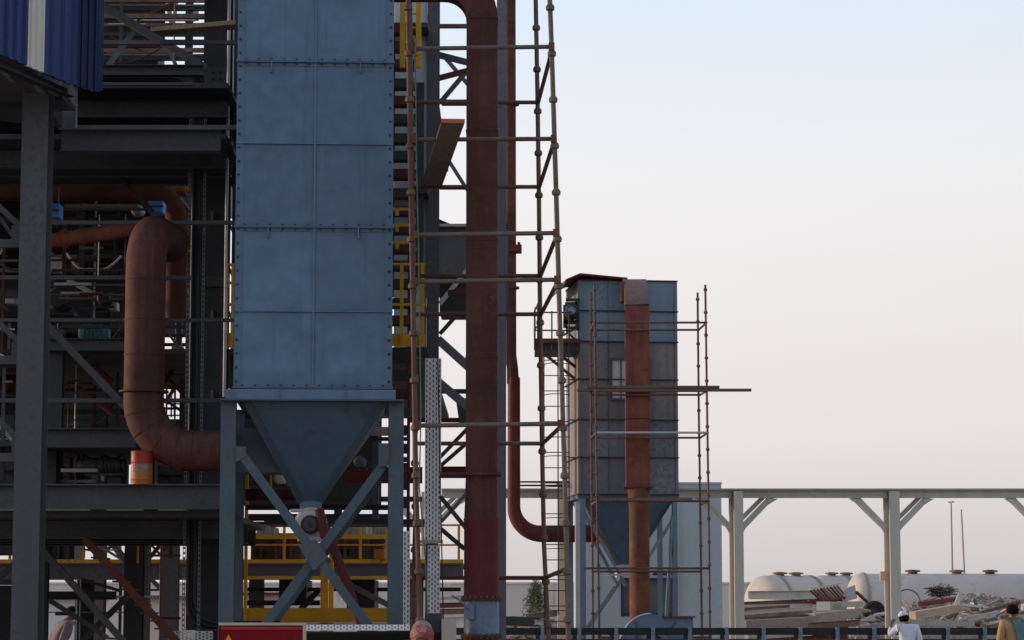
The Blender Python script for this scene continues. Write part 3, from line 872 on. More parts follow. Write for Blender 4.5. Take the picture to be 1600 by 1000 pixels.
# dark pipes and machines between hopper and platform
hidden = thing('pipe_rack', 'dark rusty pipes and beams packed behind the hopper', 'pipe rack', R(500, 790, 33))
for x0, x1, y0, y1, Y, m, k in ((384, 482, 764, 782, 32.5, 'rust', 'tube'), (384, 612, 789, 797, 33, 'dark', 'I'), (384, 612, 803, 814, 34, 'dark', 'I'), (500, 660, 776, 784, 35, 'dark', 'C'),
                             (556, 640, 667, 681, 33.4, 'pale', 'tube'), (560, 640, 683, 689, 33, 'dark', 'C'), (384, 450, 672, 676, 35.5, 'dark', 'I'), (540, 660, 730, 755, 36, 'oxide', 'I'),
                             (384, 460, 648, 655, 34.5, 'dark', 'I'), (384, 470, 815, 820, 36, 'dark', 'C'), (560, 640, 714, 722, 35, 'dark', 'I'), (384, 470, 738, 760, 36.5, 'dark', 'I')):
    hb(hidden, 'rack_pipe' if k == 'tube' else 'rack_beam', x0, x1, y0, y1, Y, m, k)
for x0, x1, y0, y1, Y, m in ((384, 448, 735, 738, 32, 'yellow'), ):
    hb(hidden, 'yellow_rail', x0, x1, y0, y1, Y, m, 'box')
vb(hidden, 'yellow_rail', 422, 425, 750, 735, 765, 32, 'yellow', 'box')
vb(hidden, 'rack_post', 582, 592, 740, 640, 815, 33.5, 'leg', 'box')
vb(hidden, 'rack_post', 523, 535, 720, 660, 815, 36, 'dark', 'I')
pump(438, 748, 32.2, 9, 'pale motor with round fan cover left of the hopper', 'white', (0, -1, 0))
pump(562, 722, 33, 9, 'grey gearbox right of the hopper', 'grey2', (0, -1, 0))
pump(560, 832, 40, 13, 'dusty beige machine behind the yellow handrail right of the hopper outlet', 'pale')
pump(596, 832, 40.2, 12, 'second dusty beige machine, right behind the yellow handrail by the round leg', 'pale')
pump(420, 832, 40, 10, 'dusty beige machine behind the yellow handrail left of the hopper outlet', 'pale')
for x0, x1, y0, y1, Y, m, lab in ((392, 470, 838, 876, 40, 'rust2', 'dark brown machine housing behind the yellow rails, left of the hopper outlet'), (524, 600, 812, 874, 40.4, 'scrap', 'dusty brown machine housing behind the yellow rails, right of the hopper outlet'),
                                  (66, 116, 838, 874, 41, 'dark', 'dark machine housing behind the yellow rail beside the front column')):
    t = thing('machine_housing', lab, 'machine', R((x0 + x1) / 2, y1, Y))
    box_px(t, 'casing', x0, x1, y0, y1, Y, 1.0, m)
    box_px(t, 'lid', x0 - 3, x1 + 3, y0 - 5, y0, Y - .05, 1.1, 'dark')
    for f in (.2, .5, .8):
        xx = x0 + (x1 - x0) * f
        box_px(t, 'rib', xx - 2, xx + 2, y0 + 2, y1 - 2, Y - .06, .05, m)
    box_px(t, 'vent', x0 + 8, x0 + 22, y1 - 16, y1 - 6, Y - .03, .02, 'black')
t = tag(box_px(None, 'orange_box', 585, 600, 858, 873, 38.2, .2, 'orange'), 'small orange box on the yellow platform near the round right leg', 'box')
# far sheds glimpsed low down through the frame
for i, (x0, x1, y0, Y, m, lab) in enumerate(((70, 125, 935, 70, 'white', 'pale white shed glimpsed under the platform at far left'), (232, 262, 935, 72, 'wall', 'whitewashed shed glimpsed right of the stair'),
                                 (384, 470, 930, 75, 'wall', 'whitewashed shed glimpsed between the filter legs'))):
    t = thing('far_shed', lab, 'shed', (R(x0, y0, Y).x, Y, 0))
    a, b = R(x0, y0, Y), R(x1, y0, Y)
    MB().box((a.x, Y, 0), (b.x, Y + 5, a.z)).build('wall', m, t)
    MB().prism([(a.x - .2, a.z), (b.x + .2, a.z), (b.x + .2, a.z + .08), (a.x - .2, a.z + .08)], Y - .3, Y + 5.3).build('roof', 'oxide', t)

# ================================================================== MAIN FILTER
YF, DB = 28.0, 1.9
bh = thing('baghouse_filter', 'tall blue-grey panelled dust filter with hopper and four legs, centre left', 'dust filter', R(490, 1000, YF) * V((1, 1, 0)) if False else V((R(490, 600, YF).x, YF, 0)))
xl, xr = R(369, 300, YF).x, R(614, 300, YF).x
xmid = R(491.5, 300, YF).x
rows = [-140, -20, 97, 225, 355, 487, 606]
zs = [R(490, y, YF).z for y in rows]
s = S(350, YF)
rb = random.Random(3)
def bulge_panel(x0, x1, z0, z1, name='panel'):
    n = 14
    vs, fs = [], []
    ph = [rb.uniform(0, 6.28) for _ in range(6)]
    amp = rb.uniform(.007, .014)
    for j in range(n + 1):
        for i in range(n + 1):
            u, w = i / n, j / n
            e = min(1, 6 * u * (1 - u)) * min(1, 6 * w * (1 - w))
            q = amp * e * (math.sin(3 * u + ph[0]) * math.sin(4 * w + ph[1]) + .6 * math.sin(7 * u + ph[2] + 3 * w) + .4 * math.sin(9 * w + ph[3] - 2 * u))
            vs.append((x0 + (x1 - x0) * u, YF - .004 + q, z0 + (z1 - z0) * w))
    for j in range(n):
        for i in range(n):
            a = j * (n + 1) + i
            fs.append((a, a + 1, a + n + 2, a + n + 1))
    return MB().add(vs, fs).build(name, 'bh', bh, smooth=True)
g = 1.2 / s
for a, b in zip(zs, zs[1:]):
    bulge_panel(xl + .085, xmid - g, b + g, a - g)
    bulge_panel(xmid + g, xr - .085, b + g, a - g)
MB().box((xl + .004, YF + .02, zs[-1]), (xr - .004, YF + DB, zs[0])).build('shell', 'bh', bh)
for X0, X1 in ((xl, xl + .085), (xr - .085, xr)):
    MB().box((X0, YF - .010, zs[-1]), (X1, YF + .018, zs[0])).build('corner_angle', 'bh', bh)
MB().box((xmid - .010, YF - .028, zs[-1]), (xmid + .010, YF + .018, zs[0])).build('centre_stiffener', 'bh', bh)
for i, zc in enumerate(zs):
    if i in (2, 4, 6):      # bolted flanged joints
        MB().box((xl - .012, YF - .05, zc + .002), (xr + .012, YF + .02, zc + .012)).build('flange', 'bh', bh)
        MB().box((xl - .012, YF - .05, zc - .012), (xr + .012, YF + .02, zc - .002)).build('flange', 'bh', bh)
        MB().box((xl + .01, YF - .014, zc - .05), (xr - .01, YF + .01, zc - .0125)).build('flange_strip', 'bh', bh)
    else:
        MB().box((xl - .004, YF - .03, zc - .006), (xr + .004, YF + .018, zc + .006)).build('seam_bar', 'bh', bh)
mb = MB()
for x in (xl + .03, xr - .035):
    z = zs[-1] + .07
    while z < zs[0]:
        mb.lathe((x, YF - .010, z), (0, -1, 0), [(.014, 0), (.014, .012), (.007, .016)], 6)
        z += 21.6 / s
for i in (2, 4, 6):
    for k in range(12):
        x = xl + .1 + (xr - xl - .2) * k / 11
        for dz in (.020, -.024):
            mb.lathe((x, YF - .034, zs[i] + dz), (0, 0, 1), [(.013, -.010), (.013, .010)], 6)
stuff(mb.build('bolts', 'dark', bh))
for x, y in ((425, 97), (563, 97), (420, 355), (560, 355)):
    p = R(x, y, YF)
    MB().box((p.x - .008, YF - .06, p.z - .13), (p.x + .008, YF - .012, p.z - .012)).build('lifting_lug', 'bh', bh)
# ring beam
hb(bh, 'ring_beam', 353, 618, 609, 625, YF - .02, 'bh', 'C', w=.1)
hb(bh, 'bearing_plate', 346, 630, 625.4, 628, YF - .03, 'leg', 'box', w=.36)
for x in (437, 541):
    p0 = R(x, 609, YF)
    MB().box((p0.x - .008, YF - .085, R(0, 625, YF).z), (p0.x + .008, YF - .03, p0.z)).build('stiffener', 'bh', bh)
zr1, zr0 = R(0, 609, YF).z, R(0, 625, YF).z
MB().box((xl + .02, YF + .06, zr0), (xr - .02, YF + DB, zr1)).build('ring_frame', 'leg', bh)
# hopper
a, b = R(385, 627, YF), R(600, 627, YF)
zt = a.z
zbm = R(490, 782, YF + DB / 2).z
c0, c1 = R(476, 782, YF + DB / 2).x, R(509, 782, YF + DB / 2).x
yc = YF + DB / 2
hw = (c1 - c0) / 2
T = [V((a.x, YF + .03, zt)), V((b.x, YF + .03, zt)), V((b.x, YF + DB - .03, zt)), V((a.x, YF + DB - .03, zt))]
B = [V((c0, yc - hw, zbm)), V((c1, yc - hw, zbm)), V((c1, yc + hw, zbm)), V((c0, yc + hw, zbm))]
for i in range(4):
    j = (i + 1) % 4
    n = (T[j] - T[i]).cross(B[i] - T[i]).normalized() * .012
    q = [T[i], T[j], B[j], B[i]]
    MB().add(q + [p - n for p in q], [(0, 1, 2, 3), (7, 6, 5, 4), (0, 4, 5, 1), (1, 5, 6, 2), (2, 6, 7, 3), (3, 7, 4, 0)]).build('hopper_plate', 'bh', bh)
for i in (0, 1):
    MB().sweep([T[i], B[i]], P_L(.075, .075), (0, 1, 0)).build('hopper_corner', 'leg', bh)
MB().box((c0, yc - hw, R(0, 796, yc).z), (c1, yc + hw, zbm)).build('outlet_neck', 'bh', bh)
# rotary valve
q = R(492, 796, yc - .1)
rv = MB().box((R(469, 0, yc).x, yc - .2, q.z - .02), (R(516, 0, yc).x, yc + .2, q.z)).build('valve_flange', 'galv', bh)
s2 = S(815, yc)
cc = R(493, 818, yc)
rr = 25 / s2
MB().lathe(cc + V((0, .18, 0)), (0, -1, 0), [(rr * .8, 0), (rr, .02), (rr, .34), (rr * .86, .38)], 28).build('valve_body', 'white', bh, True)
MB().box((cc.x - .12, yc - .12, cc.z), (cc.x + .12, yc + .12, q.z - .02)).build('valve_neck', 'white', bh)
cm = R(490, 820, yc - .25)
MB().lathe(cm, (0, -1, 0), [(.105, -.06), (.105, .10), (.09, .13), (.03, .135), (.03, .16)], 24).build('valve_motor', 'dark', bh, True)
ring(bh, 'motor_cover', cm + V((0, -.14, 0)), (0, 1, 0), .05, .075, .03, 'grey', 24)
p0, p1 = R(472, 836, yc), R(518, 846, yc)
MB().box((p0.x, yc - .2, p1.z), (p1.x, yc + .2, p0.z)).build('valve_base', 'galv', bh)
p0, p1 = R(478, 848, yc), R(508, 860, yc)
MB().prism([(p0.x, p0.z), (p1.x, p0.z), (p1.x - .07, p1.z), (p0.x + .07, p1.z)], yc - .12, yc + .12).build('discharge_spout', 'white', bh)
hb(bh, 'chain_guard', 500, 522, 822, 829, yc - .25, 'leg', 'box', w=.08)
# legs and bracing
for Y in (YF + .05, YF + DB - .1):
    xa, xb = R(356, 800, YF).x, R(618.5, 800, YF).x
    for x in (xa, xb):
        w = 23.5 / S(800, YF)
        mbl = MB().sweep([(x, Y, 0), (x, Y, zr0 - .025)], P_I(w, .22), (0, 1, 0))
        mbl.build('leg', 'leg', bh)
        if Y < YF + .5:
            MB().box((x - .13, Y - .13, 0), (x + .13, Y + .13, .02)).build('base_plate', 'leg', bh)
def xbar(a, b, Y, m='leg'):
    p, q = R(*a, YF), R(*b, YF)
    p.y = q.y = Y
    MB().sweep([p, q], P_L(.098, .07), (0, 1, 0)).build('cross_brace', m, bh)
for Y in (YF - .04, YF + DB - .05):
    xbar((372, 702), (600, 1012), Y)
    xbar((606, 716), (372, 1034), Y + .075)
    pg = R(490, 868, YF)
    MB().prism([(pg.x - .16, pg.z + .1), (pg.x + .02, pg.z + .18), (pg.x + .16, pg.z - .02), (pg.x, pg.z - .17)], Y - .052, Y - .04).build('gusset_plate', 'leg', bh)
plate(bh, 'gusset_plate', [(368, 698), (384, 698), (384, 714), (368, 722)], YF - .09, .012, 'leg')
plate(bh, 'gusset_plate', [(592, 692), (607, 692), (607, 728), (592, 728)], YF - .09, .012, 'leg')
# inlet transition behind the left leg
p = [R(364, 668, YF + .6), R(424, 670, YF + .6), R(446, 738, YF + .6), R(364, 738, YF + .6)]
MB().prism([(v.x, v.z) for v in p], YF + .62, YF + 1.15).build('inlet_transition', 'leg', bh)
bh.rotation_euler.z = math.radians(3.0)
# red brown discharge pipe
t = pipe_thing('drain_pipe', 'long red-brown pipe leaning down to the right from the hopper valve', 'pipe',
               [R(499, 797, yc - .35), R(508, 838, yc - .45), R(515, 842, yc - .5), R(540, 905, yc - .6), R(580, 1030, yc - .7)], 7.5 / S(880, yc), 'oxide', n=14)

# ================================================================== RIGHT OF THE FILTER: STAIR TOWER OF LOUVRES, COLUMN TOWER
tw = thing('brace_tower', 'slender grey steel tower with criss-cross bracing behind the tall square duct', 'steel tower', V((R(730, 500, 32).x, 32, 0)))
YT = 32.0
vb(tw, 'column', 667, 686, 400, -120, None, YT, 'grey', 'I')
vb(tw, 'column', 776, 791, 400, -120, None, YT, 'grey2', 'I')
for x0, x1, y0, y1, m in ((655, 730, 38, 44, 'tube'), (636, 668, 106, 135, 'grey'), (690, 730, 156, 165, 'oxide'), (650, 668, 480, 497, 'grey'), (687, 730, 290, 296, 'oxide'), (687, 730, 350, 354, 'galv'), (687, 780, 487, 494, 'grey'),
                       (687, 730, 608, 615, 'dark'), (640, 730, 653, 660, 'oxide'), (687, 730, 729, 747, 'oxide')):
    hb(tw, 'beam', x0, x1, y0, y1, YT + .3, m, 'C' if y1 - y0 < 12 else 'I')
for a, b, th, m in (((655, 78), (732, 98), 9, 'grey'), ((686, 122), (732, 110), 8, 'oxide'), ((697, 92), (732, 133), 6, 'grey2'), ((688, 160), (732, 108), 7, 'grey'), ((732, 300), (697, 245), 6, 'grey2'),
                 ((655, 20), (684, 37), 7, 'dark'), ((732, 420), (687, 475), 7, 'galv'), ((687, 522), (716, 490), 6, 'dark'), ((684, 530), (736, 577), 13, 'grey2'), ((684, 596), (736, 640), 13, 'grey2'), ((700, 458), (732, 455), 9, 'rust'),
                 ((686, 716), (732, 668), 6, 'dark'), ((686, 730), (732, 690), 6, 'dark'), ((688, 776), (732, 830), 7, 'grey'), ((690, 815), (730, 770), 5, 'grey2'), ((686, 824), (726, 858), 7, 'dark')):
    db(tw, 'brace', a, b, YT + .15, th, m)
plate(tw, 'gusset_plate', [(712, 622), (736, 622), (736, 665), (718, 665)], YT + .1, .015, 'dark')
# grey breeching box between the columns
bx = thing('breeching_box', 'plain grey sheet-metal box duct crossing behind the tall square duct', 'duct', R(735, 425, 33))
box_px(bx, 'casing', 684, 792, 357, 425, 32.6, 1.2, 'grey2')
hb(bx, 'flange', 682, 794, 350, 357, 32.55, 'oxide', 'box', w=.05)
hb(bx, 'flange', 684, 730, 423, 431, 32.55, 'wood', 'box', w=.05)
box_px(bx, 'lower_casing', 687, 792, 432, 486, 32.9, 1.0, 'dark')
MB().tube([R(684, 372, 33.2), R(690, 346, 33.2), R(700, 353, 33.2), R(703, 372, 33.2)], .05, 10).build('vent_bend', 'rust', bx, True)
# stack of channels (stair landings) right of the filter
ls = thing('slatted_stack', 'stack of dark horizontal channels against pale panels just right of the filter', 'louvre stack', V((R(635, 500, 31).x, 31, 0)))
k = 0
y = 40
while y < 800:
    hb(ls, 'channel', 612, 650 if y < 560 else 640, y, y + 14, 31 + .02 * (k % 3), 'dark' if k % 4 else 'rust', 'C', w=.25)
    y += 27 + (k % 3) * 1.5
    k += 1
MB().box((R(618, 0, 32).x, 32, R(0, 560, 32).z), (R(668, 0, 32).x, 32.03, R(0, -100, 32).z)).build('back_panel', 'cabin', ls)
vb(ls, 'post', 636, 641, 650, 100, None, 31.4, 'rust', 'box')
vb(ls, 'post', 650, 662, 300, 130, 440, 31.7, 'dark', 'I')
yr = thing('yellow_handrail', 'yellow handrails and ladder frames stacked between filter and scaffold', 'handrail', R(640, 545, 30.3))
YR = 30.4
for x in (625, 650):
    vb(yr, 'ladder_stile', x, x + 8, 60, -40, 106, YR, 'yellow', 'box')
for y in (20, 42, 64, 86):
    hb(yr, 'rung', 633, 650, y, y + 3, YR, 'yellow', 'tube')
for y in (325, 350, 377):
    hb(yr, 'bracket', 612, 640, y, y + 4, YR, 'yellow', 'box')
    vb(yr, 'bracket', 618, 623, y + 5, y, y + 12, YR - .02, 'yellow', 'box')
hb(yr, 'hand_rail', 612, 664, 411, 415, YR, 'yellow', 'tube')
hb(yr, 'mid_rail', 612, 664, 474, 478, YR, 'yellow', 'tube')
hb(yr, 'toe_board', 612, 664, 522, 541, YR, 'yellow', 'box', w=.02)
for x in (625, 657):
    vb(yr, 'rail_post', x, x + 5, 480, 411, 542, YR - .04, 'yellow', 'box')
hb(yr, 'deck_beam', 612, 668, 543, 556, YR + .1, 'dark', 'C')
y2 = thing('yellow_handrail', 'narrow yellow handrail end peeping out left of the filter', 'handrail', R(360, 545, 30))
vb(y2, 'rail_post', 352, 356, 480, 412, 545, 30, 'yellow', 'box')
vb(y2, 'rail_post', 361, 365, 480, 412, 545, 30, 'yellow', 'box')
for y in (412, 440, 474):
    hb(y2, 'rail', 352, 372, y, y + 4, 30.02, 'yellow', 'box')
hb(y2, 'toe_board', 350, 372, 520, 543, 30.03, 'yellow', 'box', w=.02)

# white perforated cable trays
def tray(label, x0, x1, y0, y1, Y, cols, rows, px=0):
    a, b = R(x0, (y0 + y1) / 2, Y), R(x1, (y0 + y1) / 2, Y)
    z1, z0 = R(0, y0, Y).z, R(0, y1, Y).z
    t = thing('perforated_tray', label, 'cable tray', (a.x, Y, z0))
    perf(a.x, b.x, z0, z1, Y, cols, rows, fill=.36).build('tray_bed', 'tray', t)
    for x in (a.x, b.x - .004):
        MB().box((x, Y + .002, z0), (x + .004, Y + .07, z1)).build('side_flange', 'galv', t)
    MB().box((a.x + .005, Y + .08, z0), (b.x - .005, Y + .084, z1)).build('back_cover', 'dark', t)
    return t
tray('long white perforated cable tray hanging upright right of the bamboo-brown scaffold pole', 664, 689, 560, 845, 29.2, 5, 36)
tray('shorter white perforated cable tray standing below the long one', 668, 687, 852, 958, 29.3, 4, 14)
tray('narrow white perforated tray standing against the right filter leg', 630, 640, 830, 1002, 28.6, 2, 22)
tray('level white perforated tray running behind the red board', 470, 640, 976, 985, 27.4, 34, 2)
hb(None, 'tray_bracket', 650, 692, 844, 849, 29.1, 'rim', 'C')
tag(bpy.data.objects['tray_bracket'], 'dusty cross bracket between the two upright white trays', 'bracket')
t = thing('cable_bundle', 'black cables lying level along the bottom behind the red board', 'cables', R(550, 992, 27.6))
for k in range(4):
    MB().tube([R(470, 989 + 3 * k, 27.6 + .05 * k), R(540, 990 + 3 * k, 27.6 + .05 * k), R(700, 987 + 3 * k, 27.6 + .05 * k)], .02, 10).build('cable', 'black', t, True)

# ================================================================== TALL SQUARE DUCT
YD = 28.4
s = S(500, YD)
xd = R(753, 400, YD).x
hw = 24.5 / s
sq = thing('exhaust_duct', 'tall rust-brown square duct turning left at the top, with red round foot and blue collar', 'duct', V((xd, YD, 0)))
zbend = R(0, 33, YD).z
zfl = R(0, 741, YD).z
rad = .26 + hw
pts = [V((xd, YD, zfl)), V((xd, YD, zbend))]
for k in range(1, 11):
    an = PI / 2 * k / 10
    pts.append(V((xd - rad + rad * math.cos(an), YD, zbend + rad * math.sin(an))))
pts.append(pts[-1] + V((-.75, 0, 0)))
o = MB().sweep(pts, P_box(2 * hw, 2 * hw), (0, 1, 0)).build('duct_wall', 'rust', sq)
for y in (33, 208, 378, 560):
    z = R(0, y, YD).z
    MB().box((xd - hw - .006, YD - hw - .006, z - .007), (xd + hw + .006, YD + hw + .006, z + .007)).build('weld_seam', 'rust', sq)
MB().box((R(690, 0, YD).x, YD - hw - .06, zfl - .02), (R(783, 0, YD).x, YD + hw + .06, zfl + .01)).build('flange', 'rust', sq)
# square-to-round transition
z1 = R(0, 812, YD).z
rr = 27.5 / S(880, YD)
n = 32
vs = []
for q, (zz, f) in enumerate(((zfl, 0), ((zfl * .45 + z1 * .55), .45), (z1, 1))):
    for i in range(n):
        an = 2 * PI * (i + .5) / n
        c_, s_ = math.cos(an), math.sin(an)
        m_ = max(abs(c_), abs(s_))
        ps = V((c_ / m_ * hw, s_ / m_ * hw, 0))
        pr = V((c_ * rr, s_ * rr, 0))
        p = ps.lerp(pr, f)
        vs.append((xd + p.x, YD + p.y, zz))
fs = [(j * n + i, j * n + (i + 1) % n, (j + 1) * n + (i + 1) % n, (j + 1) * n + i) for j in range(2) for i in range(n)]
MB().add(vs, [f[::-1] for f in fs]).build('transition', 'rust', sq, True)
zc1, zc0 = R(0, 936, YD).z, R(0, 994, YD).z
MB().lathe((xd, YD, 0), (0, 0, 1), [(rr, zc1), (rr, z1 - .02), (rr + .006, z1 - .01), (rr + .006, z1 + .012), (rr - .01, z1 + .013)], 36).build('round_foot', 'oxide', sq, True)
ring(sq, 'flange', (xd, YD, zc1), (0, 0, 1), rr * .9, rr + .035, .03, 'rust', 36)
MB().lathe((xd, YD, 0), (0, 0, 1), [(rr, zc0), (rr, zc1)], 36).build('blue_collar', 'fan', sq, True)
ring(sq, 'flange', (xd, YD, zc0), (0, 0, 1), rr * .9, rr + .035, .03, 'rust', 36)
MB().lathe((xd, YD, 0), (0, 0, 1), [(rr * 1.1, -.0), (rr, .5), (rr, zc0)], 36).build('lower_foot', 'oxide', sq, True)
mb = MB()
for i in range(20):
    an = 2 * PI * i / 20
    for zz in (zc1, zc0):
        mb.lathe((xd + math.cos(an) * (rr + .018), YD + math.sin(an) * (rr + .018), zz), (0, 0, 1), [(.011, -.03), (.011, .035)], 6)
stuff(mb.build('bolts', 'tube2', sq))
p = R(734, 956, YD - rr)
MB().box((p.x - .05, YD - rr - .03, p.z - .08), (p.x + .05, YD - rr + .06, p.z + .08)).build('damper_box', 'fan', sq)
MB().tube([p + V((0, -.03, .02)), R(716, 936, YD - rr - .05), R(706, 931, YD - rr - .06)], .012, 8).build('damper_lever', 'fan', sq)

# ================================================================== ROUND PIPE TO THE SECOND FILTER
YQ = 58.9
rp = 14 / S(830, YQ)
xq = R(803, 600, YQ).x
ze = R(0, 834, YQ).z
ps = fillet([V((xq, YQ, R(0, 590, YQ).z)), V((xq, YQ, ze)), V((R(972, 834, YQ).x, YQ, ze))], .62, 12)
lp = thing('long_pipe', 'slim red-brown pipe standing behind the square duct, bending right into the far filter', 'pipe', V((xq, YQ, 0)))
MB().tube(ps, rp, 22, scales=[.70] + [.72 + .24 * i / (len(ps) - 2) for i in range(len(ps) - 1)]).build('lower_pipe', 'oxide', lp, True)
x2 = R(798, 400, YQ).x
zj = R(0, 575, YQ).z
MB().tube([V((xq, YQ, R(0, 612, YQ).z)), V((x2 + .04, YQ, zj)), V((x2, YQ, zj + .3)), V((x2 - .02, YQ, R(0, -150, YQ).z))], rp * .64, 20).build('upper_pipe', 'rust', lp, True)
for y, dx in ((163, 0), (450, 0)):
    ring(lp, 'flange', (x2, YQ, R(0, y, YQ).z), (0, 0, 1), rp * .6, rp * .64 + .07, .05, 'rust', 20)
z = R(0, 388, YQ).z
MB().box((x2 - rp - .02, YQ - rp, z - .1), (x2 + rp + .05, YQ + rp, z + .06)).build('clamp', 'rust', lp)
MB().box((x2 + rp - .05, YQ - .06, z + .06), (x2 + rp + .02, YQ + .06, z + .14)).build('clamp_lug', 'rust', lp)
vb(lp, 'guide_post', 792, 795, 470, 345, 600, YQ - .4, 'dark', 'box')

# ================================================================== SCAFFOLDS
def cup_mesh(r):
    return MB().lathe((0, 0, 0), (0, 0, 1), [(r, -.035), (r * 1.75, -.02), (r * 1.85, .01), (r * 1.35, .035), (r, .04)], 12)
def scaffold(t, stands, cups, tr=.0242, joint_rows=()):
    for pts, Y, m in stands:
        ps = [R(x, y, Y) for x, y in pts]
        if ps[-1].z > .3: ps[-1].z = ps[-1].z
        st_ = MB().tube(ps, tr, 12, up=(0, 1, 0)).build('standard', m, t, True)
        zz = [p.z for p in ps]
        def at(z):
            for a, b in zip(ps, ps[1:]):
                lo, hi = min(a.z, b.z), max(a.z, b.z)
                if lo <= z <= hi:
                    f = (z - a.z) / (b.z - a.z)
                    return a.lerp(b, f)
            return None
        z = min(zz) + (.35 if cups else .2)
        first = None
        if cups:
            while z < max(zz):
                p = at(z)
                if p:
                    if first is None:
                        first = bpy.data.objects.new('cup_joint', cup_mesh(tr).mesh('cup_joint', MT[m], True))
                        COL.objects.link(first)
                        first.parent = st_
                        first.location = p - t.location
                    else:
                        c = first.copy()
                        COL.objects.link(c)
                        c.parent = st_
                        c.location = p - t.location
                z += .25 if int(round((z - min(zz)) * 100)) % 2 else .5
        else:
            mb = MB()
            while z < max(zz):
                p = at(z)
                if p:
                    mb.lathe(p, (0, 0, 1), [(tr, -.035), (tr * 1.7, -.02), (tr * 1.8, .01), (tr * 1.3, .035), (tr, .04)], 8)
                z += .5
            stuff(mb.build('cup_joints', m, st_))
    return t
YA, YB = 26.8, 29.6
sa = thing('scaffold_tower', 'tall rust-brown tube scaffold wrapped round the square duct, nearest scaffold', 'scaffold', V((R(756, 900, YA).x, YA, 0)))
stA = [([(637, -60), (641, 250), (646, 520), (650, 760), (656, 950), (658, 1060)], YA, 'tube'),
       ([(857, -60), (862, 80), (869, 300), (874, 480), (881, 700), (886, 880), (889, 1060)], YA, 'tube2'),
       ([(640, -60), (646, 500), (649, 800), (645, 1010)], YB, 'tube'),
       ([(836, -60), (840, 160), (842, 300), (844, 500), (847, 700), (850, 850), (860, 1060)], YB, 'tube')]
scaffold(sa, stA, True, .0265)
def tube_px(t, name, a, b, Y, r, m, Yb=None):
    return MB().tube([R(*a, Y), R(*b, Yb or Y)], r, 12, up=(0, 0, 1)).build(name, m, t, True)
for yl, yr, m in ((76, 73, 'tube2'), (218, 217, 'tube'), (367, 364, 'tube2'), (440, 437, 'tube2'), (665, 662, 'tube2')):
    led_ = tube_px(sa, 'ledger', (636 + yl * .012, yl + .2), (864 + yr * .024, yr), YA, .0242, m)
    for xx, yy in ((645 + yl * .012, yl), (860 + yr * .024, yr)):
        c_ = R(xx, yy, YA - .012)
        MB().box((c_.x - .032, c_.y - .035, c_.z - .04), (c_.x + .032, c_.y + .03, c_.z + .04)).build('clamp', 'rust2', led_)
for y, m in ((160, 'tube'), (292, 'tube'), (431, 'tube'), (491, 'tube'), (693, 'tube2'), (903, 'oxide')):
    tube_px(sa, 'ledger', (647, y), (839 + y * .013, y), YB, .0242, m)
for f, b in ((76, 160), (218, 292), (366, 431), (438, 491), (664, 693), (889, 903)):
    tube_px(sa, 'transom', (861 + f * .027, f), (839 + b * .013, b), YA, .0242, 'tube', YB)
    tube_px(sa, 'transom', (639 + f * .018, f), (642 + b * .008, b), YA, .0242, 'tube', YB)
# boards on the scaffold
zl = R(0, 214, YA).z
p = [R(676, 297, 29.75), R(708, 186, 25.75)]
z = R(0, 292, YB).z + .03
a = V((R(674, 297, 29.75).x, 29.75, z)); b = V((R(708, 186, 25.75).x, 25.75, z))
pl = thing('scaffold_plank', 'weathered plank with red-painted end laid across the scaffold tubes high up', 'plank', a)
MB().sweep([a, b], P_box(.235, .04), (0, 0, 1)).build('board', 'wood', pl)
MB().sweep([b + (a - b).normalized() * -.001, b + (b - a).normalized() * .012], P_box(.238, .043), (0, 0, 1)).build('painted_end', 'redend', pl)
# green rope tied on the near pole
rp_ = [R(x, y, YA - .06) for x, y in ((647, 55), (650, 66), (648, 90), (650, 160), (651, 260), (654, 380), (656, 520), (658, 640), (655, 760), (661, 830), (666, 900), (668, 960))]
tag(MB().tube(rp_, .007, 8).build('rope', 'rope', None, True), 'thin green rope hanging down along the near scaffold pole', 'rope')
pg = tag(MB().tube([R(684, 560, 29), R(688, 760, 29), R(693, 980, 29)], .007, 8).build('cable', 'black', None, True), 'thin black cable hanging beside the long white tray', 'cable')

# ================================================================== SECOND FILTER (far, right of centre)
Y2F = 58.0
TH = math.radians(7.0)
oF = R(905, 700, Y2F)
f2 = thing('baghouse_filter', 'smaller distant dust filter, blue above and grey below, with rust duct on its front', 'dust filter', V((oF.x, Y2F, 0)), None, TH)
sF = S(700, Y2F)
wF = (1060 - 905) / sF / math.cos(TH) - .02
dF = 2.0
def zf(y): return R(980, y, Y2F).z
z_top, z_bot = zf(437), zf(772)
def fb(a, b, name, m, par=None): return MB().box(a, b).build(name, m, par or f2, local=True)
fb((.012, .012, z_bot), (wF - .012, dF - .012, z_top - .01), 'shell', 'primer')
seam = [437, 485, 533, 592, 655, 714, 772]
xc = wF * .30
for i in range(6):
    zt, zb = zf(seam[i]), zf(seam[i + 1])
    m = 'f2blue' if i < 2 else ('primer' if i < 4 else 'primer2')
    for x0, x1 in ((.0, xc - .008), (xc + .008, wF * .5 - .008), (wF * .5 + .008, wF)):
        if i == 2 and x0 < wF * .45: x1_ = x1
        fb((x0, -.006, zb + .01), (x1, .011, zt - .01), 'panel', m)
    fb((-.006, .0, zb + .01), (.011, .62, zt - .01), 'side_panel', 'sidetan' if i > 1 else m)  # sunlit warmth of the left side painted in as tan
    fb((-.006, .64, zb + .01), (.011, dF, zt - .01), 'side_panel', 'primer')
    fb((-.06, -.06, zb - .014), (wF + .05, dF + .05, zb + .008), 'flange', 'dark')
fb((-.02, -.05, z_top - .02), (wF + .04, dF + .02, z_top + .01), 'top_plate', 'oxide')
for X in (0, wF):
    fb((X - .03, -.035, z_bot), (X + .03, .0, z_top - .02), 'corner_angle', 'primer')
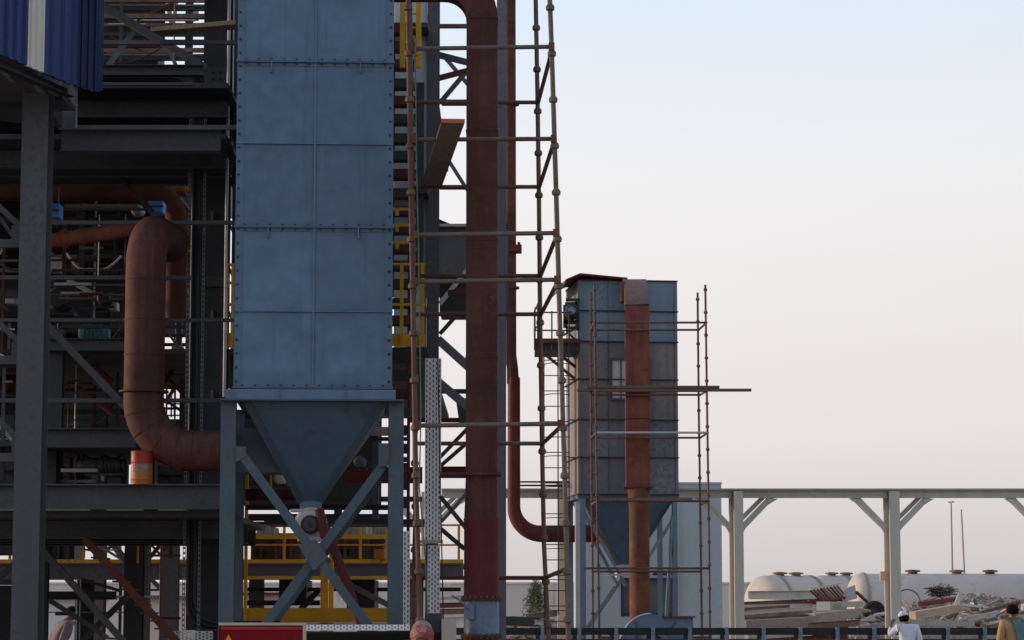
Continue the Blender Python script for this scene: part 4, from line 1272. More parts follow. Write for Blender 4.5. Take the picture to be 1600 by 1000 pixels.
# opening with white interior
def xf(px): return (px - 905) / sF / math.cos(TH)
x0, x1, za, zb = xf(957), xf(1014), zf(622), zf(562)
fb((x0, -.02, za), (x1, -.008, zb), 'opening_lining', 'white')
fb((x0 - .05, -.06, za), (x0, -.004, zb), 'opening_frame', 'leg')
fb((x1, -.06, za), (x1 + .05, -.004, zb), 'opening_frame', 'leg')
fb((x0 - .05, -.061, zb), (x1 + .05, -.004, zb + .05), 'opening_frame', 'leg')
fb((x0 - .05, -.061, za - .05), (x1 + .05, -.004, za), 'opening_frame', 'leg')
fb((xf(970), -.05, za), (xf(971.5), -.021, zb), 'mullion', 'trim')
# canopy roof on the left
cx0, cx1 = -.32, xf(980)
MB().add([(cx0, -.25, z_top - .02), (.0, -.25, z_top + .12), (cx1, -.2, z_top + .04), (cx0, dF, z_top - .02), (.0, dF, z_top + .12), (cx1, dF, z_top + .04),
          (cx0, -.25, z_top - .05), (.0, -.25, z_top + .08), (cx1, -.2, z_top + .0), (cx0, dF, z_top - .05), (.0, dF, z_top + .08), (cx1, dF, z_top + .0)],
         [(0, 1, 4, 3), (1, 2, 5, 4), (6, 9, 10, 7), (7, 10, 11, 8), (0, 6, 7, 1), (1, 7, 8, 2), (3, 4, 10, 9), (4, 5, 11, 10), (0, 3, 9, 6), (2, 8, 11, 5)]).build('canopy', 'oxide', f2, local=True)
MB().add([(cx0 - .02, -.25, z_top - .05), (cx0 - .1, -.25, z_top - .22), (cx0 - .1, dF, z_top - .22), (cx0 - .02, dF, z_top - .05),
          (cx0 - .0, -.25, z_top - .055), (cx0 - .08, -.25, z_top - .225), (cx0 - .08, dF, z_top - .225), (cx0, dF, z_top - .055)],
         [(0, 1, 2, 3), (7, 6, 5, 4), (0, 4, 5, 1), (2, 6, 7, 3), (1, 5, 6, 2), (0, 3, 7, 4)]).build('canopy_skirt', 'leg', f2, local=True)
# hopper
hb0 = zf(880)
xm2 = xf(984)
Tq = [(.06, .05, z_bot - .03), (wF - .06, .05, z_bot - .03), (wF - .06, dF - .05, z_bot - .03), (.06, dF - .05, z_bot - .03)]
Bq = [(xm2 - .16, .85, hb0), (xm2 + .16, .85, hb0), (xm2 + .16, 1.15, hb0), (xm2 - .16, 1.15, hb0)]
for i in range(4):
    j = (i + 1) % 4
    q = [V(Tq[i]), V(Tq[j]), V(Bq[j]), V(Bq[i])]
    nn = (q[1] - q[0]).cross(q[3] - q[0]).normalized() * .012
    MB().add(q + [v - nn for v in q], [(0, 1, 2, 3), (7, 6, 5, 4), (0, 4, 5, 1), (1, 5, 6, 2), (2, 6, 7, 3), (3, 7, 4, 0)]).build('hopper_plate', 'bh', f2, local=True)
MB().sweep([Tq[0], Bq[0]], P_L(.09, .09), (0, 1, 0)).build('hopper_corner', 'wood', f2, local=True)
MB().sweep([Tq[1], Bq[1]], P_L(.07, .07), (0, 1, 0)).build('hopper_corner', 'leg', f2, local=True)
fb((xm2 - .16, .85, hb0 - .3), (xm2 + .16, 1.15, hb0), 'outlet', 'galv')
fb((-.04, -.04, z_bot - .1), (wF + .04, dF + .04, z_bot - .02), 'ring_beam', 'leg')
for X, Yy, m, wl in ((.05, .02, 'f2blue', .17), (wF - .06, .02, 'f2blue', .10), (.05, dF - .1, 'f2blue', .15), (wF - .06, dF - .1, 'f2blue', .10)):
    MB().sweep([(X, Yy, 0), (X, Yy, z_bot - .1)], P_I(wl, .16), (0, 1, 0)).build('leg', m, f2, local=True)
for a, b, Yy in (((.1, zf(800)), (1.05, zf(915)), -.03), ((.35, zf(805)), (1.2, zf(915)), 1.9), ((.0, zf(1000)), (.95, zf(905)), -.05), ((.15, zf(1010)), (1.1, zf(915)), 1.85),
             ((wF - .05, zf(805)), (wF - .95, zf(900)), -.03), ((wF - .25, zf(815)), (wF - .6, zf(845)), 1.0), ((wF - .12, zf(805)), (wF - .3, zf(990)), -.05)):
    MB().sweep([(a[0], Yy, a[1]), (b[0], Yy, b[1])], P_L(.07, .07), (0, 1, 0)).build('cross_brace', 'f2blue', f2, local=True)
fb((xf(945), -.3, zf(900)), (xf(985), -.25, zf(897)), 'pale_rail', 'galv')
# galvanised cable duct on the left leg
fb((-.12, -.2, 0), (-.02, -.12, zf(785)), 'cable_duct', 'galv')
# side brackets
for y in (592, 655, 714):
    fb((-.22, .2, zf(y) - .012), (-.06, .26, zf(y) + .01), 'side_lug', 'dark')
# access platform with caged ladder on its left
ap = thing('access_platform', 'small rusty access platform with railings on the left side of the distant filter', 'platform', R(872, 548, 57.5))
YAP = 57.3
hb(ap, 'edge_channel', 836, 908, 529, 536, YAP - .1, 'oxide', 'C', w=.08)
a, b = R(836, 540, YAP), R(906, 547, YAP)
MB().box((a.x, YAP, b.z), (b.x, YAP + 1.6, a.z + .06)).build('deck', 'dark', ap)
for y in (487, 515):
    hb(ap, 'hand_rail', 834, 893, y, y + 2.4, YAP - .1, 'dark', 'tube')
for x in (834, 861, 888):
    vb(ap, 'rail_post', x, x + 2.4, 500, 486, 547, YAP - .1, 'dark', 'tube')
for x in (834, 838):
    vb(ap, 'rail_post', x + 1, x + 3, 500, 480, 547, YAP + 1.5, 'dark', 'tube')
db(ap, 'end_rail', (835, 487), (843, 470), YAP - .1, 3, 'dark', 'tube', Yb=YAP + 1.5)
db(ap, 'end_rail', (835, 515), (841, 508), YAP - .1, 3, 'dark', 'tube', Yb=YAP + 1.5)
db(ap, 'knee_brace', (846, 549), (898, 592), YAP, 4.5, 'oxide')
db(ap, 'knee_brace', (868, 549), (908, 580), YAP + 1.2, 4.5, 'oxide')
mo = thing('drive_motor', 'dark drive motor with brackets on the access platform of the distant filter', 'motor', R(893, 515, 57.8))
cm = R(893, 487, 57.7)
MB().lathe(cm, (0, -1, 0), [(.12, -.4), (.16, -.35), (.16, .1), (.11, .16), (.03, .17)], 20).build('casing', 'dark', mo, True)
MB().lathe(cm + V((.0, -.02, 0)), (0, -1, 0), [(.09, .15), (.09, .2), (.05, .22)], 16).build('end_cover', 'f2blue', mo, True)
for x0, x1, y0, y1 in ((884, 906, 466, 470), (880, 900, 500, 506), (883, 902, 472, 476), (880, 887, 476, 512), (899, 905, 470, 516), (884, 904, 510, 514)):
    box_px(mo, 'bracket', x0, x1, y0, y1, 57.9, .1, 'dark')
db(mo, 'strut', (884, 516), (900, 532), 57.8, 3, 'dark')
db(mo, 'strut', (880, 524), (905, 510), 57.85, 3, 'dark')
vb(mo, 'hanger', 887, 888.5, 450, 450, 470, 57.9, 'dark', 'box')
cl = thing('caged_ladder', 'thin caged ladder dropping from the access platform of the distant filter', 'ladder', V((R(868, 980, 57.2).x, 57.2, 0)))
YL = 57.2
for x in (849, 888):
    vb(cl, 'stile', x, x + 2, 700, 548, None, YL, 'dark', 'box')
k = 0
y = 562
while y < 985:
    hb(cl, 'rung', 850, 889, y, y + 1.6, YL, 'dark', 'tube')
    if k % 2 == 0:
        c = R(869, y + 8, YL)
        rad_ = 19.5 / S(y, YL)
        MB().tube([c + V((math.cos(a_) * rad_, -math.sin(a_) * rad_ * 1.6, 0)) for a_ in [PI * i / 10 for i in range(11)]], .011, 6, up=(0, 0, 1)).build('cage_hoop', 'dark', cl)
    y += 24
    k += 1
vb(cl, 'cage_strap', 871, 873, 700, 556, 960, YL - 20 / sF * 1.6, 'dark', 'box', .01)
# rust duct down the front
YR2 = 57.25
sR = S(600, YR2)
rd2 = thing('rust_downpipe', 'orange-rust square duct bending over the distant filter and running down to the blue fan', 'duct', V((R(995, 900, YR2).x, YR2, 0)))
xr0, xr1 = R(977, 600, YR2).x, R(1014, 600, YR2).x
xr = (xr0 + xr1) / 2
hwx = (xr1 - xr0) / 2
zt = R(0, 478, YR2).z
pts = [V((xr, YR2, R(0, 762, YR2).z)), V((xr, YR2, zt))]
rad = .5
for k in range(1, 9):
    an = PI / 2 * k / 8
    pts.append(V((xr - .03 * k / 8, YR2 + rad - rad * math.cos(an), zt + rad * math.sin(an))))
pts.append(pts[-1] + V((0, .4, 0)))
MB().sweep(pts[:2], P_box(.34, 2 * hwx), (1, 0, 0)).build('duct_wall', 'orust', rd2)
MB().sweep(pts[1:], P_box(.34, 2 * hwx), (1, 0, 0)).build('top_elbow', 'pinkp', rd2)
for y in (478, 655):
    z = R(0, y, YR2).z
    MB().box((xr - hwx - .008, YR2 - .178, z - .01), (xr + hwx + .008, YR2 + .178, z + .01)).build('weld_seam', 'rust', rd2)
z = R(0, 762, YR2).z
MB().box((xr - hwx - .05, YR2 - .23, z - .03), (xr + hwx + .05, YR2 + .23, z + .01)).build('flange', 'rust', rd2)
rr2 = 15.8 / sR
MB().lathe((xr + .03, YR2, 0), (0, 0, 1), [(rr2, R(0, 985, YR2).z), (rr2, R(0, 800, YR2).z), (rr2 * 1.12, z - .03)], 28).build('round_pipe', 'rust2', rd2, True)
for y in (786, 905):
    ring(rd2, 'weld_seam', (xr + .03, YR2, R(0, y, YR2).z), (0, 0, 1), rr2, rr2 + .012, .02, 'rust2', 28)
MB().box((R(968, 0, YR2).x, YR2 + .05, R(0, 470, YR2).z), (xr - hwx, YR2 + .5, R(0, 440, YR2).z)).build('side_box', 'orust', rd2)
# blue fan at the foot
YFN = 55.0
sN = S(980, YFN)
fc = R(1022, 1003, YFN)
fan = thing('blower_fan', 'blue-grey snail-shaped blower at the foot of the rust duct', 'fan', V((fc.x, YFN, 0)))
poly = []
for k in range(41):
    an = math.radians(60 + 330 * k / 40)
    rr_ = (42 + 16 * k / 40) / sN if k > 0 else 42 / sN
    poly.append((fc.x + rr_ * math.cos(an), fc.z + rr_ * math.sin(an)))
poly = []
top = R(0, 965, YFN).z
xo0, xo1 = R(1036, 0, YFN).x, R(1074, 0, YFN).x
poly = [(xo0, top), (xo1, top), (xo1, fc.z - .1)]
for k in range(1, 37):
    an = math.radians(-8 - 255 * k / 36)
    r_ = (50 - 10 * k / 36) / sN
    r_ = (52 + 3 * math.sin(k / 36 * PI)) / sN if k < 26 else (52 - 8 * (k - 26) / 10) / sN
    poly.append((fc.x + r_ * math.cos(an), fc.z + r_ * math.sin(an)))
poly = poly[::-1]
MB().prism(poly, YFN - .28, YFN + .28).build('volute', 'fan', fan)
rim = [V((x, YFN - .29, z)) for x, z in poly]
MB().tube(rim[:-3], .018, 8).build('front_rim', 'galv', fan, True)
MB().box((xo0 - .12, YFN - .36, top), (xo1 + .04, YFN + .36, top + .035)).build('outlet_flange', 'orust', fan)
MB().lathe((fc.x, YFN - .28, fc.z), (0, -1, 0), [(.30, 0), (.27, .03), (.19, .10), (.20, .16), (.15, .16), (.14, .02)], 28).build('inlet_cone', 'fan', fan, True)
hb(fan, 'stiffener', 998, 1050, 983, 985, YFN - .285, 'leg', 'box', w=.05)
vb(fan, 'stiffener', 994, 996, 980, 972, 1000, YFN - .29, 'leg', 'box', .05)
db(fan, 'stiffener', (1055, 973), (1036, 998), YFN - .29, 2.5, 'leg', 'box', d=.05)
for x in (-.5, .5):
    MB().box((fc.x + x - .06, YFN - .3, 0), (fc.x + x + .06, YFN + .3, fc.z - .2)).build('pedestal', 'fan', fan)
# its scaffold
YG, YH = 55.6, 57.0
sc2_ = thing('scaffold_tower', 'light tube scaffold with boards round the distant filter', 'scaffold', V((R(1015, 900, YG).x, YG, 0)))
scaffold(sc2_, [([(929, 444), (932, 700), (935, 900), (937, 1080)], YG, 'tube'), ([(1102, 445), (1105, 650), (1108, 850), (1110, 1080)], YG, 'tube'),
                ([(923, 456), (924, 700), (926, 900), (927, 1080)], YH, 'tube'), ([(1090, 457), (1092, 650), (1095, 850), (1098, 1080)], YH, 'tube')], False, .0242)
for x0, x1, y, Y, m in ((929, 1104, 504, YG, 'tube'), (924, 1092, 515.5, YH, 'tube'), (932, 1106, 676, YG, 'galv'), (924, 1094, 684, YH, 'tube'), (933, 1108, 783, YG, 'tube'), (912, 1110, 888, YG, 'tube'), (924, 1096, 893, YH, 'tube'), (924, 1093, 617, YH, 'tube'),
                      (932, 1105, 611, YG, 'tube'), (934, 1112, 996, YG, 'tube')):
    tube_px(sc2_, 'ledger', (x0, y), (x1, y), Y, .0242, m)
for xa, ya, xb, yb in ((929, 504, 923, 515), (1104, 504, 1091, 516), (1105, 611, 1092, 618), (1106, 676, 1094, 684), (932, 676, 924, 684), (1108, 783, 1095, 788), (933, 783, 925, 788)):
    tube_px(sc2_, 'transom', (xa, ya), (xb, yb), YG, .0242, 'tube', YH)
for i, (x0, x1, y, Y, lab) in enumerate(((914, 1118, 605, YG + .1, 'front board on the distant scaffold, halfway up'), (900, 1167, 609.5, YH, 'longest board, sticking out to the right of the distant scaffold'),
                                 (925, 1075, 780, YG + .15, 'lowest board on the distant scaffold, under the filter'))):
    z = R(0, y, Y).z
    MBb = MB().box((R(x0, 0, Y).x, Y - .11, z - .025), (R(x1, 0, Y).x, Y + .13, z + .025))
    tag(MBb.build('scaffold_board', 'wood'), lab, 'board')

# ================================================================== CABIN, PILLAR, PORTAL FRAME
YC = 66.0
a, b = R(905, 757, YC), R(1127, 757, YC)
cb = thing('site_cabin', 'plain pale blue panel cabin with one dark window behind the distant filter', 'cabin', V(((a.x + b.x) / 2, YC, 0)))
q0, q1 = R(970, 903, YC), R(1054, 963, YC)
zt = a.z
MB().box((a.x, YC, 0), (q0.x, YC + .12, zt)).build('wall', 'cabin', cb)
MB().box((q1.x, YC, 0), (b.x, YC + .12, zt)).build('wall', 'cabin', cb)
MB().box((q0.x, YC, q0.z), (q1.x, YC + .12, zt)).build('wall', 'cabin', cb)
MB().box((q0.x, YC, 0), (q1.x, YC + .12, q1.z)).build('wall', 'cabin', cb)
MB().box((a.x, YC + .12, 0), (a.x + .12, YC + 6, zt)).build('side_wall', 'cabin', cb)
MB().box((b.x - .12, YC + .12, 0), (b.x, YC + 6, zt)).build('side_wall', 'cabin', cb)
MB().box((a.x - .01, YC - .03, zt), (b.x + .01, YC + 6.03, zt + .06)).build('roof', 'cabin', cb)
fw = MB()
win = fw.box((q0.x, YC - .02, q1.z), (q0.x + .06, YC + .1, q0.z)).box((q1.x - .06, YC - .02, q1.z), (q1.x, YC + .1, q0.z)).box((q0.x + .06, YC - .02, q0.z - .06), (q1.x - .06, YC + .1, q0.z)).box((q0.x + .06, YC - .02, q1.z), (q1.x - .06, YC + .1, q1.z + .09)).build('window_frame', 'trim', cb)
MB().box((q0.x + .06, YC + .05, q1.z + .09), (q1.x - .06, YC + .06, q0.z - .06)).build('pane', 'glass', win)
MB().box((q0.x + .06, YC + .10, q1.z), (q1.x - .06, YC + .11, q0.z)).build('blind', 'primer', win)
for px_ in (935, 1062, 1094):
    vb(cb, 'joint_strip', px_, px_ + 1.6, 800, 759, None, YC - .012, 'cabin', 'box', .02)
hb(cb, 'base_skirt', 905, 1127, 1030, 1062, YC - .02, 'grey2', 'box', w=.03)
hb(cb, 'awning_rail', 1020, 1056, 895, 899, YC - .3, 'dark', 'box', w=.2)
t = thing('pillar', 'tall sand-coloured rendered pillar behind the caged ladder', 'pillar', V((R(880, 900, 64).x, 64, 0)))
a, b = R(871, 757, 64), R(889, 757, 64)
MB().box((a.x, 64, 0), (b.x, 64.35, a.z)).build('shaft', 'cream', t)
MB().box((a.x - .03, 63.97, a.z), (b.x + .03, 64.38, a.z + .05)).build('cap', 'cream', t)
YGN, YG2 = 61.0, 64.2
gf = thing('portal_frame', 'long open row of grey-green steel portal columns and braced top beam on the right', 'steel frame', V((R(1390, 900, YGN).x, YGN, 0)))
hb(gf, 'eaves_beam', 690, 1700, 766, 778, YGN, 'gantry', 'I', w=.18)
hb(gf, 'gutter', 690, 1700, 763.5, 766, YGN - .02, 'pale', 'box', w=.26)
hb(gf, 'rear_beam', 690, 1700, 767, 777, YGN + .32, 'gantry', 'I', w=.12)
for x0, x1 in ((1142, 1158), (1384, 1402), (660, 676), (1626, 1644)):
    cq = R((x0 + x1) / 2, 800, YGN)
    up_ = (math.sin(math.radians(-13)), math.cos(math.radians(13)), 0)
    MB().sweep([(cq.x, YGN, 0), (cq.x, YGN, R(0, 768, YGN).z)], P_I((x1 - x0 - 1) / S(800, YGN), .42, .045, .014), (-math.sin(math.radians(13)), math.cos(math.radians(13)), 0)).build('column', 'gantry', gf)
    xc_ = (x0 + x1) / 2
    xb_ = 800 + (xc_ - 800) * YGN / YG2 - (0 if xc_ < 800 else 0)
    for sg in (-1, 1):
        e = x1 if sg > 0 else x0
        db(gf, 'knee_brace', (e, 826), (e + sg * 48, 776), YGN + .02, 9, 'gantry', 'box', d=.12)
        db(gf, 'knee_brace', (e - 9, 820), (e - 9 + sg * 44, 776), YGN + .34, 7, 'gantry', 'L', d=.1)
    for sg in (-1, 1):
        e = x1 if sg > 0 else x0
        plate(gf, 'gusset_plate', [(e + sg * 40, 779), (e + sg * 58, 779), (e + sg * 44, 788)], YGN - .06, .012, 'gantry')
        plate(gf, 'gusset_plate', [(e, 815), (e + sg * 9, 822), (e, 838)], YGN - .06, .012, 'gantry')
    mb = MB()
    for q in range(3):
        for dx in (-5, 5):
            mb.lathe(R(xc_ + dx, 770 + 4 * q, YGN - .1), (0, -1, 0), [(.02, -.12), (.02, .01), (.01, .02)], 6)
    stuff(mb.build('bolts', 'scrap', gf))
    if xc_ > 1300 and xc_ < 1500:
        vb(gf, 'junction_box', x0 - 9, x0 - 2, 900, 893, 907, YGN + .1, 'cream', 'box', .12)
sp_ = thing('pipe_pair', 'pair of thin dark red pipes running level from the long pipe to the distant filter', 'pipes', R(860, 760, 59.5))
for y in (753, 758.5):
    hb(sp_, 'pipe', 806, 905, y - 1.4, y + 1.4, 59.5, 'oxide', 'tube')
# conveyor frame in front
YCV = 53.5
cv = thing('conveyor_frame', 'long black rail on short pale blue posts running along the bottom right', 'conveyor', V((R(1200, 990, YCV).x, YCV, 0)))
hb(cv, 'top_rail', 690, 1700, 981, 992, YCV, 'black', 'C', w=.12)
x = 845
while x < 1660:
    vb(cv, 'post', x, x + 5.5, 990, 980, None, YCV - .12, 'f2blue', 'box', .09)
    vb(cv, 'rear_post', x - 8, x - 1, 990, 986, None, YCV + .5, 'dark', 'box', .09)
    x += 57.6
hb(cv, 'lower_rail', 690, 1700, 998, 1003, YCV + .3, 'tube', 'C', w=.1)

# ================================================================== FAR GROUND: WALL, TANKS, SCRAP
YW = 150
w_ = thing('compound_wall', 'long pale whitewashed compound wall along the far edge of the yard', 'wall', (0, YW, 0))
zt = R(800, 913, YW).z
MB().box((-250, YW, 0), (250, YW + .3, zt)).build('wall_face', 'wall', w_)
MB().box((-250, YW - .06, zt), (250, YW + .36, zt + .12)).build('coping', 'wall', w_)
for k in range(22):
    MB().box((-58 + 6 * k, YW - .12, 0), (-57.6 + 6 * k, YW - .001, zt - .002)).build('pier', 'wall', w_)
def tank(label, pl, pr, ytop, Y, r, ang, bands, stubs):
    s = S(ytop, Y)
    a = R(pl, ytop, Y)
    L = (pr - pl) / s / math.cos(ang)
    ax = V((math.cos(ang), math.sin(ang), 0))
    c = V((a.x, Y, a.z - r))
    t = thing('storage_tank', label, 'tank', V((a.x, Y, 0)))
    dm = r * .42
    pr_ = [(r * math.sin(PI / 2 * i / 8), dm - dm * math.cos(PI / 2 * i / 8)) for i in range(9)]
    pr_ += [(r, L * .5)] + [(x, L - h) for x, h in pr_[::-1]]
    MB().lathe(c, ax, pr_, 36).build('shell', 'tank', t, True)
    for b in bands:
        ring(t, 'band', c + ax * (L * b), ax, r * .99, r + .04, .12, 'slab', 36)
    for b in stubs:
        p = c + ax * (L * b) + V((0, 0, r - .05))
        MB().lathe(p, (0, 0, 1), [(.18, 0), (.18, .10), (.29, .11), (.29, .17), (.1, .2)], 20).build('manhole', 'scrap', t, True)
    for b in (.22, .78):
        p = c + ax * (L * b)
        MB().sweep([p + V((0, 0, -r * .8)), V((p.x, p.y, 0))], P_box(.3, r * 1.5), ax).build('saddle', 'oxide', t)
    return t
tank('short pale tank with rounded end, left of the slatted scrap bundle', 1178, 1292, 899, 100, 1.15, math.radians(32), (.30, .80), (.38, .62))
tank('long pale tank stretching off to the right behind the scrap heap', 1322, 1760, 896, 98, 1.2, math.radians(4), (.06,), (.24, .40, .52))
tank('pale tank half hidden between the short tank and the long tank', 1265, 1345, 899, 114, 1.1, math.radians(18), (.7,), (.45, .75))
for i, (x0, y0, x1, y1, Y, lab) in enumerate(((1486, 786, 1490, 985, 118, 'lamp post with small twin head, left of two thin poles on the skyline'), (1502, 796, 1512, 985, 116, 'bare leaning pole, right of two thin poles on the skyline'))):
    t = thing('lamp_post' if i == 0 else 'bare_pole', lab, 'lamp post' if i == 0 else 'pole', V((R(x1, y1, Y).x, Y, 0)))
    p, q = R(x0, y0, Y), R(x1, y1, Y)
    q.z = 0
    MB().tube([q, p], .045, 10, scales=(1.4, .8)).build('shaft', 'pale', t, True)
    if i == 0:
        MB().box((p.x - .13, Y - .05, p.z), (p.x - .02, Y + .1, p.z + .07)).build('lamp_head', 'galv', t)
        MB().box((p.x + .02, Y - .05, p.z + .02), (p.x + .14, Y + .1, p.z + .09)).build('lamp_head', 'galv', t)
# tree by the wall
tt = thing('young_tree', 'small dusty green tree in front of the far wall, right of the square duct', 'tree', V((R(832, 960, 112).x, 112, 0)))
bx_, Yb_ = tt.location.x, 112
MB().tube([(bx_, Yb_, 0), (bx_ + .05, Yb_, .8), (bx_, Yb_ + .05, 2.2)], .09, 8, scales=(1.2, .9, .3)).build('trunk', 'bark', tt, True)
rt = random.Random(5)
vs, fs = [], []
for k in range(150):
    h = rt.uniform(.35, 3.05)
    rad = .80 * (1 - max(0, h - .7) / 2.6) * rt.uniform(.25, 1.05)
    an = rt.uniform(0, 2 * PI)
    rad *= 1 + .35 * math.sin(2 * an + 3 * h) * (h < 2.4)
    if 1.2 < h < 1.55 and math.cos(an) > .2: continue
    c = V((bx_ + .06 * h + rad * math.cos(an), Yb_ + rad * math.sin(an), h))
    for q in range(34):
        d_ = V((rt.gauss(0, .11), rt.gauss(0, .11), rt.gauss(0, .13)))
        u = V((rt.gauss(0, 1), rt.gauss(0, 1), rt.gauss(0, 1))).normalized() * .055
        w2 = V((rt.gauss(0, 1), rt.gauss(0, 1), rt.gauss(0, 1))).normalized() * .03
        i0 = len(vs)
        vs += [c + d_ - u, c + d_ + w2, c + d_ + u, c + d_ - w2]
        fs.append((i0, i0 + 1, i0 + 2, i0 + 3))
stuff(MB().add(vs, fs).build('crown', 'leaf', tt))

# scrap beams lying in stacks
SB = [
 (1169, 930, 1270, 929, 13, 82, 'gantry', 'I', 'pale grey beam topmost of the scrap stack below the short tank'),
 (1160, 945, 1316, 938, 9, 80, 'scrap', 'I', 'longest rusty beam crossing the scrap stack on a slant'),
 (1160, 949, 1268, 947, 8, 79, 'pale', 'C', 'pale channel just under the longest rusty beam'),
 (1160, 953, 1234, 948, 6, 78, 'scrap', 'I', 'short red-brown beam in the middle of the scrap stack'),
 (1160, 959, 1266, 951, 7, 77, 'gantry', 'I', 'grey beam in the middle of the scrap stack, tilted upward'),
 (1160, 964, 1268, 956, 6, 76, 'scrap', 'C', 'red-brown channel low in the scrap stack'),
 (1160, 968, 1272, 962, 6, 75, 'scrap', 'I', 'dark rusty beam low in the scrap stack'),
 (1160, 976, 1268, 970, 13, 74, 'slab', 'box', 'broad brown slab at the bottom of the scrap stack'),
 (1266, 966, 1338, 958, 14, 76, 'slab', 'box', 'broad brown slab right of the scrap stack'),
 (1262, 978, 1344, 973, 10, 73, 'scrap', 'I', 'rusty beam lying under the broad brown slabs'),
 (1250, 952, 1288, 956, 7, 78.5, 'pale', 'C', 'small pale channel end in the scrap stack'),
 (1286, 947, 1313, 948, 14, 77, 'gantry', 'box', 'square grey box section end beside the cream channel'),
 (1311, 944, 1346, 944, 9, 77, 'pale', 'C', 'cream channel at the right end of the scrap stack'),
 (794, 970, 834, 972, 14, 76, 'black', 'box', 'black block of stacked beams right of the blue collar'),
 (828, 963, 874, 958, 9, 78, 'scrap', 'I', 'rusty beam end below the small tree'),
 (836, 972, 874, 976, 7, 75, 'gantry', 'I', 'grey beam end low beside the caged ladder'),
 (686, 936, 726, 932, 5, 76, 'pale', 'I', 'pale beam left of the square duct foot, uppermost there'),
 (686, 946, 726, 945, 8, 75, 'orust', 'I', 'orange-rust beam left of the square duct foot'),
 (686, 956, 726, 955, 9, 74, 'scrap', 'I', 'dark rusty beam left of the blue collar'),
 (686, 968, 726, 967, 7, 73, 'gantry', 'I', 'grey beam low left of the blue collar'),
 (1165, 996, 1265, 990, 7, 62, 'pale', 'box', 'pale board lying low behind the conveyor posts'),
]
for x0, y0, x1, y1, h, Y, m, k, lab in SB:
    p, q = R(x0, y0, Y), R(x1, y1, Y + 1.2)
    hh = h / S(y0, Y)
    o = MB().sweep([p, q], prof(k, hh * (.7 if k != 'box' else 1.6), hh), (0, 0, 1)).build('scrap_beam', m)
    tag(o, lab, 'scrap beam', 'scrap steel lying in the yard')
# slatted bundle of angle bars
sb = thing('slatted_bundle', 'dark rusty bundle of parallel bars tilted on top of the scrap stack', 'scrap bundle', R(1296, 938, 80))
for k in range(9):
    x = 1266 + 5.2 * k
    MB().sweep([R(x, 922 - .9 * k, 80 + .15 * k), R(x + 17, 938 - .4 * k, 80 + .15 * k)], P_L(.075, .16), (0, 1, .3)).build('bar', 'scrap' if k % 3 else 'rust2', sb)
MB().sweep([R(1266, 920, 79.6), R(1312, 912, 80.8)], P_box(.08, .05), (0, 0, 1)).build('end_strip', 'pale', sb)
MB().sweep([R(1263, 938, 79.7), R(1320, 934, 81)], P_box(.08, .06), (0, 0, 1)).build('end_strip', 'orust', sb)
p = R(1328, 930, 81)
MB().add([p + V((-.22, 0, -.22)), p + V((.24, 0, -.1)), p + V((.16, 0, .32)), p + V((-.16, 0, .2)), p + V((-.22, .25, -.22)), p + V((.24, .25, -.1)), p + V((.16, .25, .32)), p + V((-.16, .25, .2))],
         [(0, 1, 2, 3), (7, 6, 5, 4), (0, 4, 5, 1), (1, 5, 6, 2), (2, 6, 7, 3), (3, 7, 4, 0)]).build('end_cap', 'galv', sb)
# rubble heaps
def heap(name, prof_pts, Y, depth, m='rubble', seed=1):
    rh = random.Random(seed)
    n, k = 60, 14
    vs, fs = [], []
    for i in range(n + 1):
        f = i / n
        px = prof_pts[0][0] + (prof_pts[-1][0] - prof_pts[0][0]) * f
        for (xa, ya), (xb, yb) in zip(prof_pts, prof_pts[1:]):
            if xa <= px <= xb:
                py = ya + (yb - ya) * (px - xa) / (xb - xa)
        p = R(px, py, Y)
        for j in range(k + 1):
            g_ = j / k
            hgt = max(0, p.z) * math.sin(PI * g_) ** .7
            vs.append((p.x * (Y + depth * (g_ - .5)) / Y + rh.uniform(-.05, .05), Y + depth * (g_ - .5) + rh.uniform(-.08, .08), hgt + rh.uniform(-.06, .05) - .02))
    for i in range(n):
        for j in range(k):
            a = i * (k + 1) + j
            fs.append((a, a + k + 1, a + k + 2, a + 1))
    mb = MB().add(vs, fs)
    for q in range(700):
        b_ = V(vs[rh.randrange(len(vs))]) + V((rh.uniform(-.1, .1), rh.uniform(-.1, .1), rh.uniform(0, .05)))
        r_ = rh.uniform(.02, .10)
        ps_ = [b_ + V((sx_ * r_ * rh.uniform(.4, 1.4), sy_ * r_ * rh.uniform(.4, 1.2), sz_ * r_ * rh.uniform(.3, .9))) for sx_ in (-1, 1) for sy_ in (-1, 1) for sz_ in (-1, 1)]
        mb.add(ps_, [(0, 1, 3, 2), (4, 6, 7, 5), (0, 4, 5, 1), (2, 3, 7, 6), (0, 2, 6, 4), (1, 5, 7, 3)])
    o = stuff(mb.build(name, m))
    return o
tag(heap('rubble_heap', [(1325, 962), (1360, 952), (1400, 955), (1440, 940), (1480, 935), (1520, 930), (1560, 934), (1620, 938), (1680, 935)], 84, 5, seed=2), 'long dusty heap of rubble and scrap right of the beam stack', 'rubble heap')
tag(heap('sand_heap', [(785, 985), (815, 972), (850, 968), (880, 976), (905, 985)], 86, 5, 'sand', 3), 'low pale sand heap below the small tree', 'sand heap')
rk = random.Random(11)
